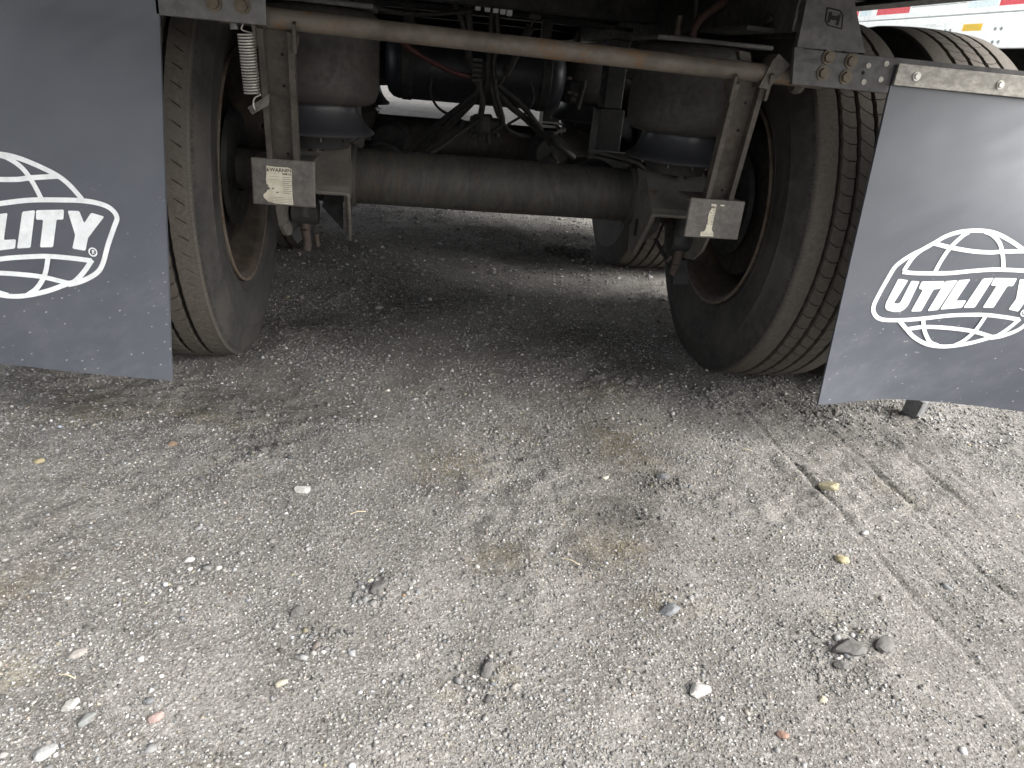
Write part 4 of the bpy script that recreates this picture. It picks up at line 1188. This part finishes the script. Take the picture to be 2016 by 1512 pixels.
for ys_ in (3.25, 4.50):
    for xx in (0.16, 0.50, 2.08, 2.42):
        e = empty('wheel', (xx, ys_ - 3.4, ZC), E2)
        link('tyre', tyre_plain, None, e); link('rim', rim_me, None, e)
    part2('axle', cyl((XW + 0.3, ys_, ZC), (XW + 2.3, ys_, ZC), 0.07, 24), 'dark')
for xx in (0.75, 1.71):
    part2('frame_rail', box(XW + xx, XW + xx + 0.12, 2.6, 5.4, 0.95, 1.295), 'dark')

# ------------------------------------------------------------------ single stones one can point to
def stone(name, px_, py_, size, col, label, cat='stone', squash=(1.2, 0.9, 0.6), rot=0.0, seed=0):
    p = at(px_, py_, Z=0.004)
    bm = bmesh.new(); bmesh.ops.create_icosphere(bm, subdivisions=3, radius=1.0)
    rnd = np.random.default_rng(seed + 100)
    dirs = rnd.normal(0, 1, (14, 3)); dirs /= np.linalg.norm(dirs, axis=1)[:, None]
    lim = rnd.uniform(0.6, 0.9, 14)
    for v in bm.verts:
        c = np.array(v.co[:])
        d = dirs @ c
        k = min(1.0, float(np.min(np.where(d > 0.05, lim / np.maximum(d, 0.05), 9))))
        c = c * k * (1 + 0.03 * math.sin(9 * c[0] + seed) * math.cos(7 * c[1]))
        v.co = Vector((c[0] * squash[0] * size, c[1] * squash[1] * size, c[2] * squash[2] * size))
    me = bpy.data.meshes.new(name); bm.to_mesh(me); bm.free()
    me.materials.append(mat_stone('stone_' + str(seed), False, tuple(k * 0.55 for k in col)))
    me.shade_smooth(); me.set_sharp_from_angle(angle=R(28))
    o = link(name, me, None)
    z = float(height(np.array([p.x]), np.array([p.y]))[0])
    o.location = (p.x, p.y, z + size * squash[2] * 0.2)
    o.rotation_euler = (random.uniform(-.2, .2), random.uniform(-.2, .2), rot)
    tag(o, label, cat, 'stones lying on the dirt')
    return o
S_ = [(1375, 1360, 0.0160, (0.60, 0.57, 0.54), 'pale rounded stone in the lower right foreground, whitest there', 0.2),
      (1660, 1103, 0.0160, (0.52, 0.45, 0.28), 'yellowish flat stone beside the long tread print', 0.4),
      (306, 1418, 0.0095, (0.42, 0.31, 0.28), 'pinkish red stone at the lower left', 0.9),
      (1632, 965, 0.0190, (0.50, 0.45, 0.30), 'pale yellow flat stone pressed into the right-hand tread print', -0.5),
      (597, 966, 0.0140, (0.64, 0.62, 0.58), 'white flat chip left of the middle of the ground', 0.0),
      (152, 1291, 0.0110, (0.40, 0.37, 0.34), 'grey wedge shaped stone near the left edge, in front', 0.7),
      (1541, 1448, 0.0080, (0.40, 0.25, 0.19), 'reddish brown pebble at the bottom right', 0.1),
      (1703, 1050, 0.0080, (0.68, 0.66, 0.66), 'small white stone sitting in the long tread print', 0.3),
      (340, 876, 0.0100, (0.40, 0.28, 0.20), 'orange brown flat pebble behind the left flap', 0.2),
      (75, 913, 0.0100, (0.50, 0.43, 0.27), 'yellowish pebble at the far left edge', 0.4),
      (1190, 940, 0.0090, (0.58, 0.55, 0.46), 'cream chip in the middle of the ground', 0.5),
      (370, 1100, 0.0085, (0.62, 0.60, 0.57), 'small whitish pebble on the left of the dirt', 0.3),
      (90, 1488, 0.0120, (0.47, 0.47, 0.46), 'light grey stone in the bottom left corner', 0.6),
      (172, 1420, 0.0110, (0.30, 0.31, 0.30), 'dark grey stone left of the pinkish stone', 1.0),
      (138, 1395, 0.0105, (0.52, 0.50, 0.47), 'buff stone above the dark grey stone at lower left', 0.9),
      (553, 1350, 0.0080, (0.56, 0.51, 0.40), 'small yellow pebble in the lower left foreground', 0.3),
      (1318, 1205, 0.0165, (0.30, 0.31, 0.32), 'flat bluish grey stone right of the middle', 0.2),
      (1305, 942, 0.0140, (0.18, 0.18, 0.185), 'dark flat chunk with a loose edge right of the middle', 0.1),
      (763, 768, 0.0080, (0.66, 0.62, 0.55), 'cream pebble at the edge of the trailer shade', 0.0),
      (1618, 1380, 0.0075, (0.62, 0.56, 0.44), 'small cream pebble in front of the crumbled soil', 0.4)]
for i, (a, b, sz, c, lab, rt) in enumerate(S_):
    stone('stone', a, b, sz, c, lab, rot=rt, seed=i, squash=(1.3, 0.85, 0.62))
for i, (a, b, sz, lab) in enumerate([(1668, 1284, 0.024, 'large dark soil lump in the crumbled patch at lower right'), (1738, 1276, 0.017, 'smaller dark soil lump right of the large one'), (1655, 1312, 0.012, 'dark crumb in front of the large soil lump'),
                                    (745, 1166, 0.016, 'flat dark grey lump left of the middle foreground'), (960, 1325, 0.012, 'dark soil crumb in the middle foreground'), (585, 1212, 0.012, 'dark grey angular stone in the left foreground'), (518, 893, 0.014, 'dark soil lump behind the left wheel')]):
    stone('soil_lump', a, b, sz, (0.20, 0.19, 0.18), lab, 'soil lump', (1.4, 0.9, 0.6), 0.3 * i, 40 + i)
# broken lump of asphalt behind the right flap
p = at(1798, 812, Z=0.02)
bm = bmesh.new(); bmesh.ops.create_cube(bm, size=1.0); bmesh.ops.subdivide_edges(bm, edges=list(bm.edges), cuts=3, use_grid_fill=True)
for v in bm.verts:
    n_ = math.sin(31 * v.co.x + 3) * math.cos(27 * v.co.y + 1) * 0.05 + math.sin(53 * v.co.z) * 0.04
    v.co = v.co * (1 + n_) * (1.0 - 0.08 * v.co.length); v.co = Vector((v.co.x * 0.032, v.co.y * 0.05, v.co.z * 0.075))
me = bpy.data.meshes.new('asphalt_lump'); bm.to_mesh(me); bm.free(); me.materials.append(mat_stone('asphalt_lump', False, (0.16, 0.16, 0.16)))
o = link('asphalt_lump', me, None); o.location = (p.x, p.y, 0.030); o.rotation_euler = (0.1, 0.05, 0.3)
tag(o, 'upright dark lump of broken asphalt just behind the right mud flap', 'asphalt lump')
# dry straws
M['straw'] = plain('dry_straw', (0.52, 0.44, 0.30), 0.8)
for i, (a, b, c, d, lab) in enumerate([(116, 1325, 148, 1336, 'pale dry straw lying at the lower left'), (1462, 881, 1482, 885, 'short dry straw behind the right wheel'), (690, 1010, 720, 1004, 'thin dry straw left of the middle'), (1108, 1098, 1142, 1112, 'thin bent dry straw in the middle foreground')]):
    q0, q1 = at(a, b, Z=0.012), at(c, d, Z=0.012)
    q0.z = float(height(np.array([q0.x]), np.array([q0.y]))[0]) + 0.004; q1.z = float(height(np.array([q1.x]), np.array([q1.y]))[0]) + 0.005
    mid_ = (q0 + q1) / 2; mid_.z += 0.003
    w_ = mesh('straw', tube([q0 - mid_, Vector((0, 0, 0)), q1 - mid_], 0.0008, 5), 'straw'); w_.location = mid_
    tag(w_, lab, 'straw', 'dry straws on the dirt')
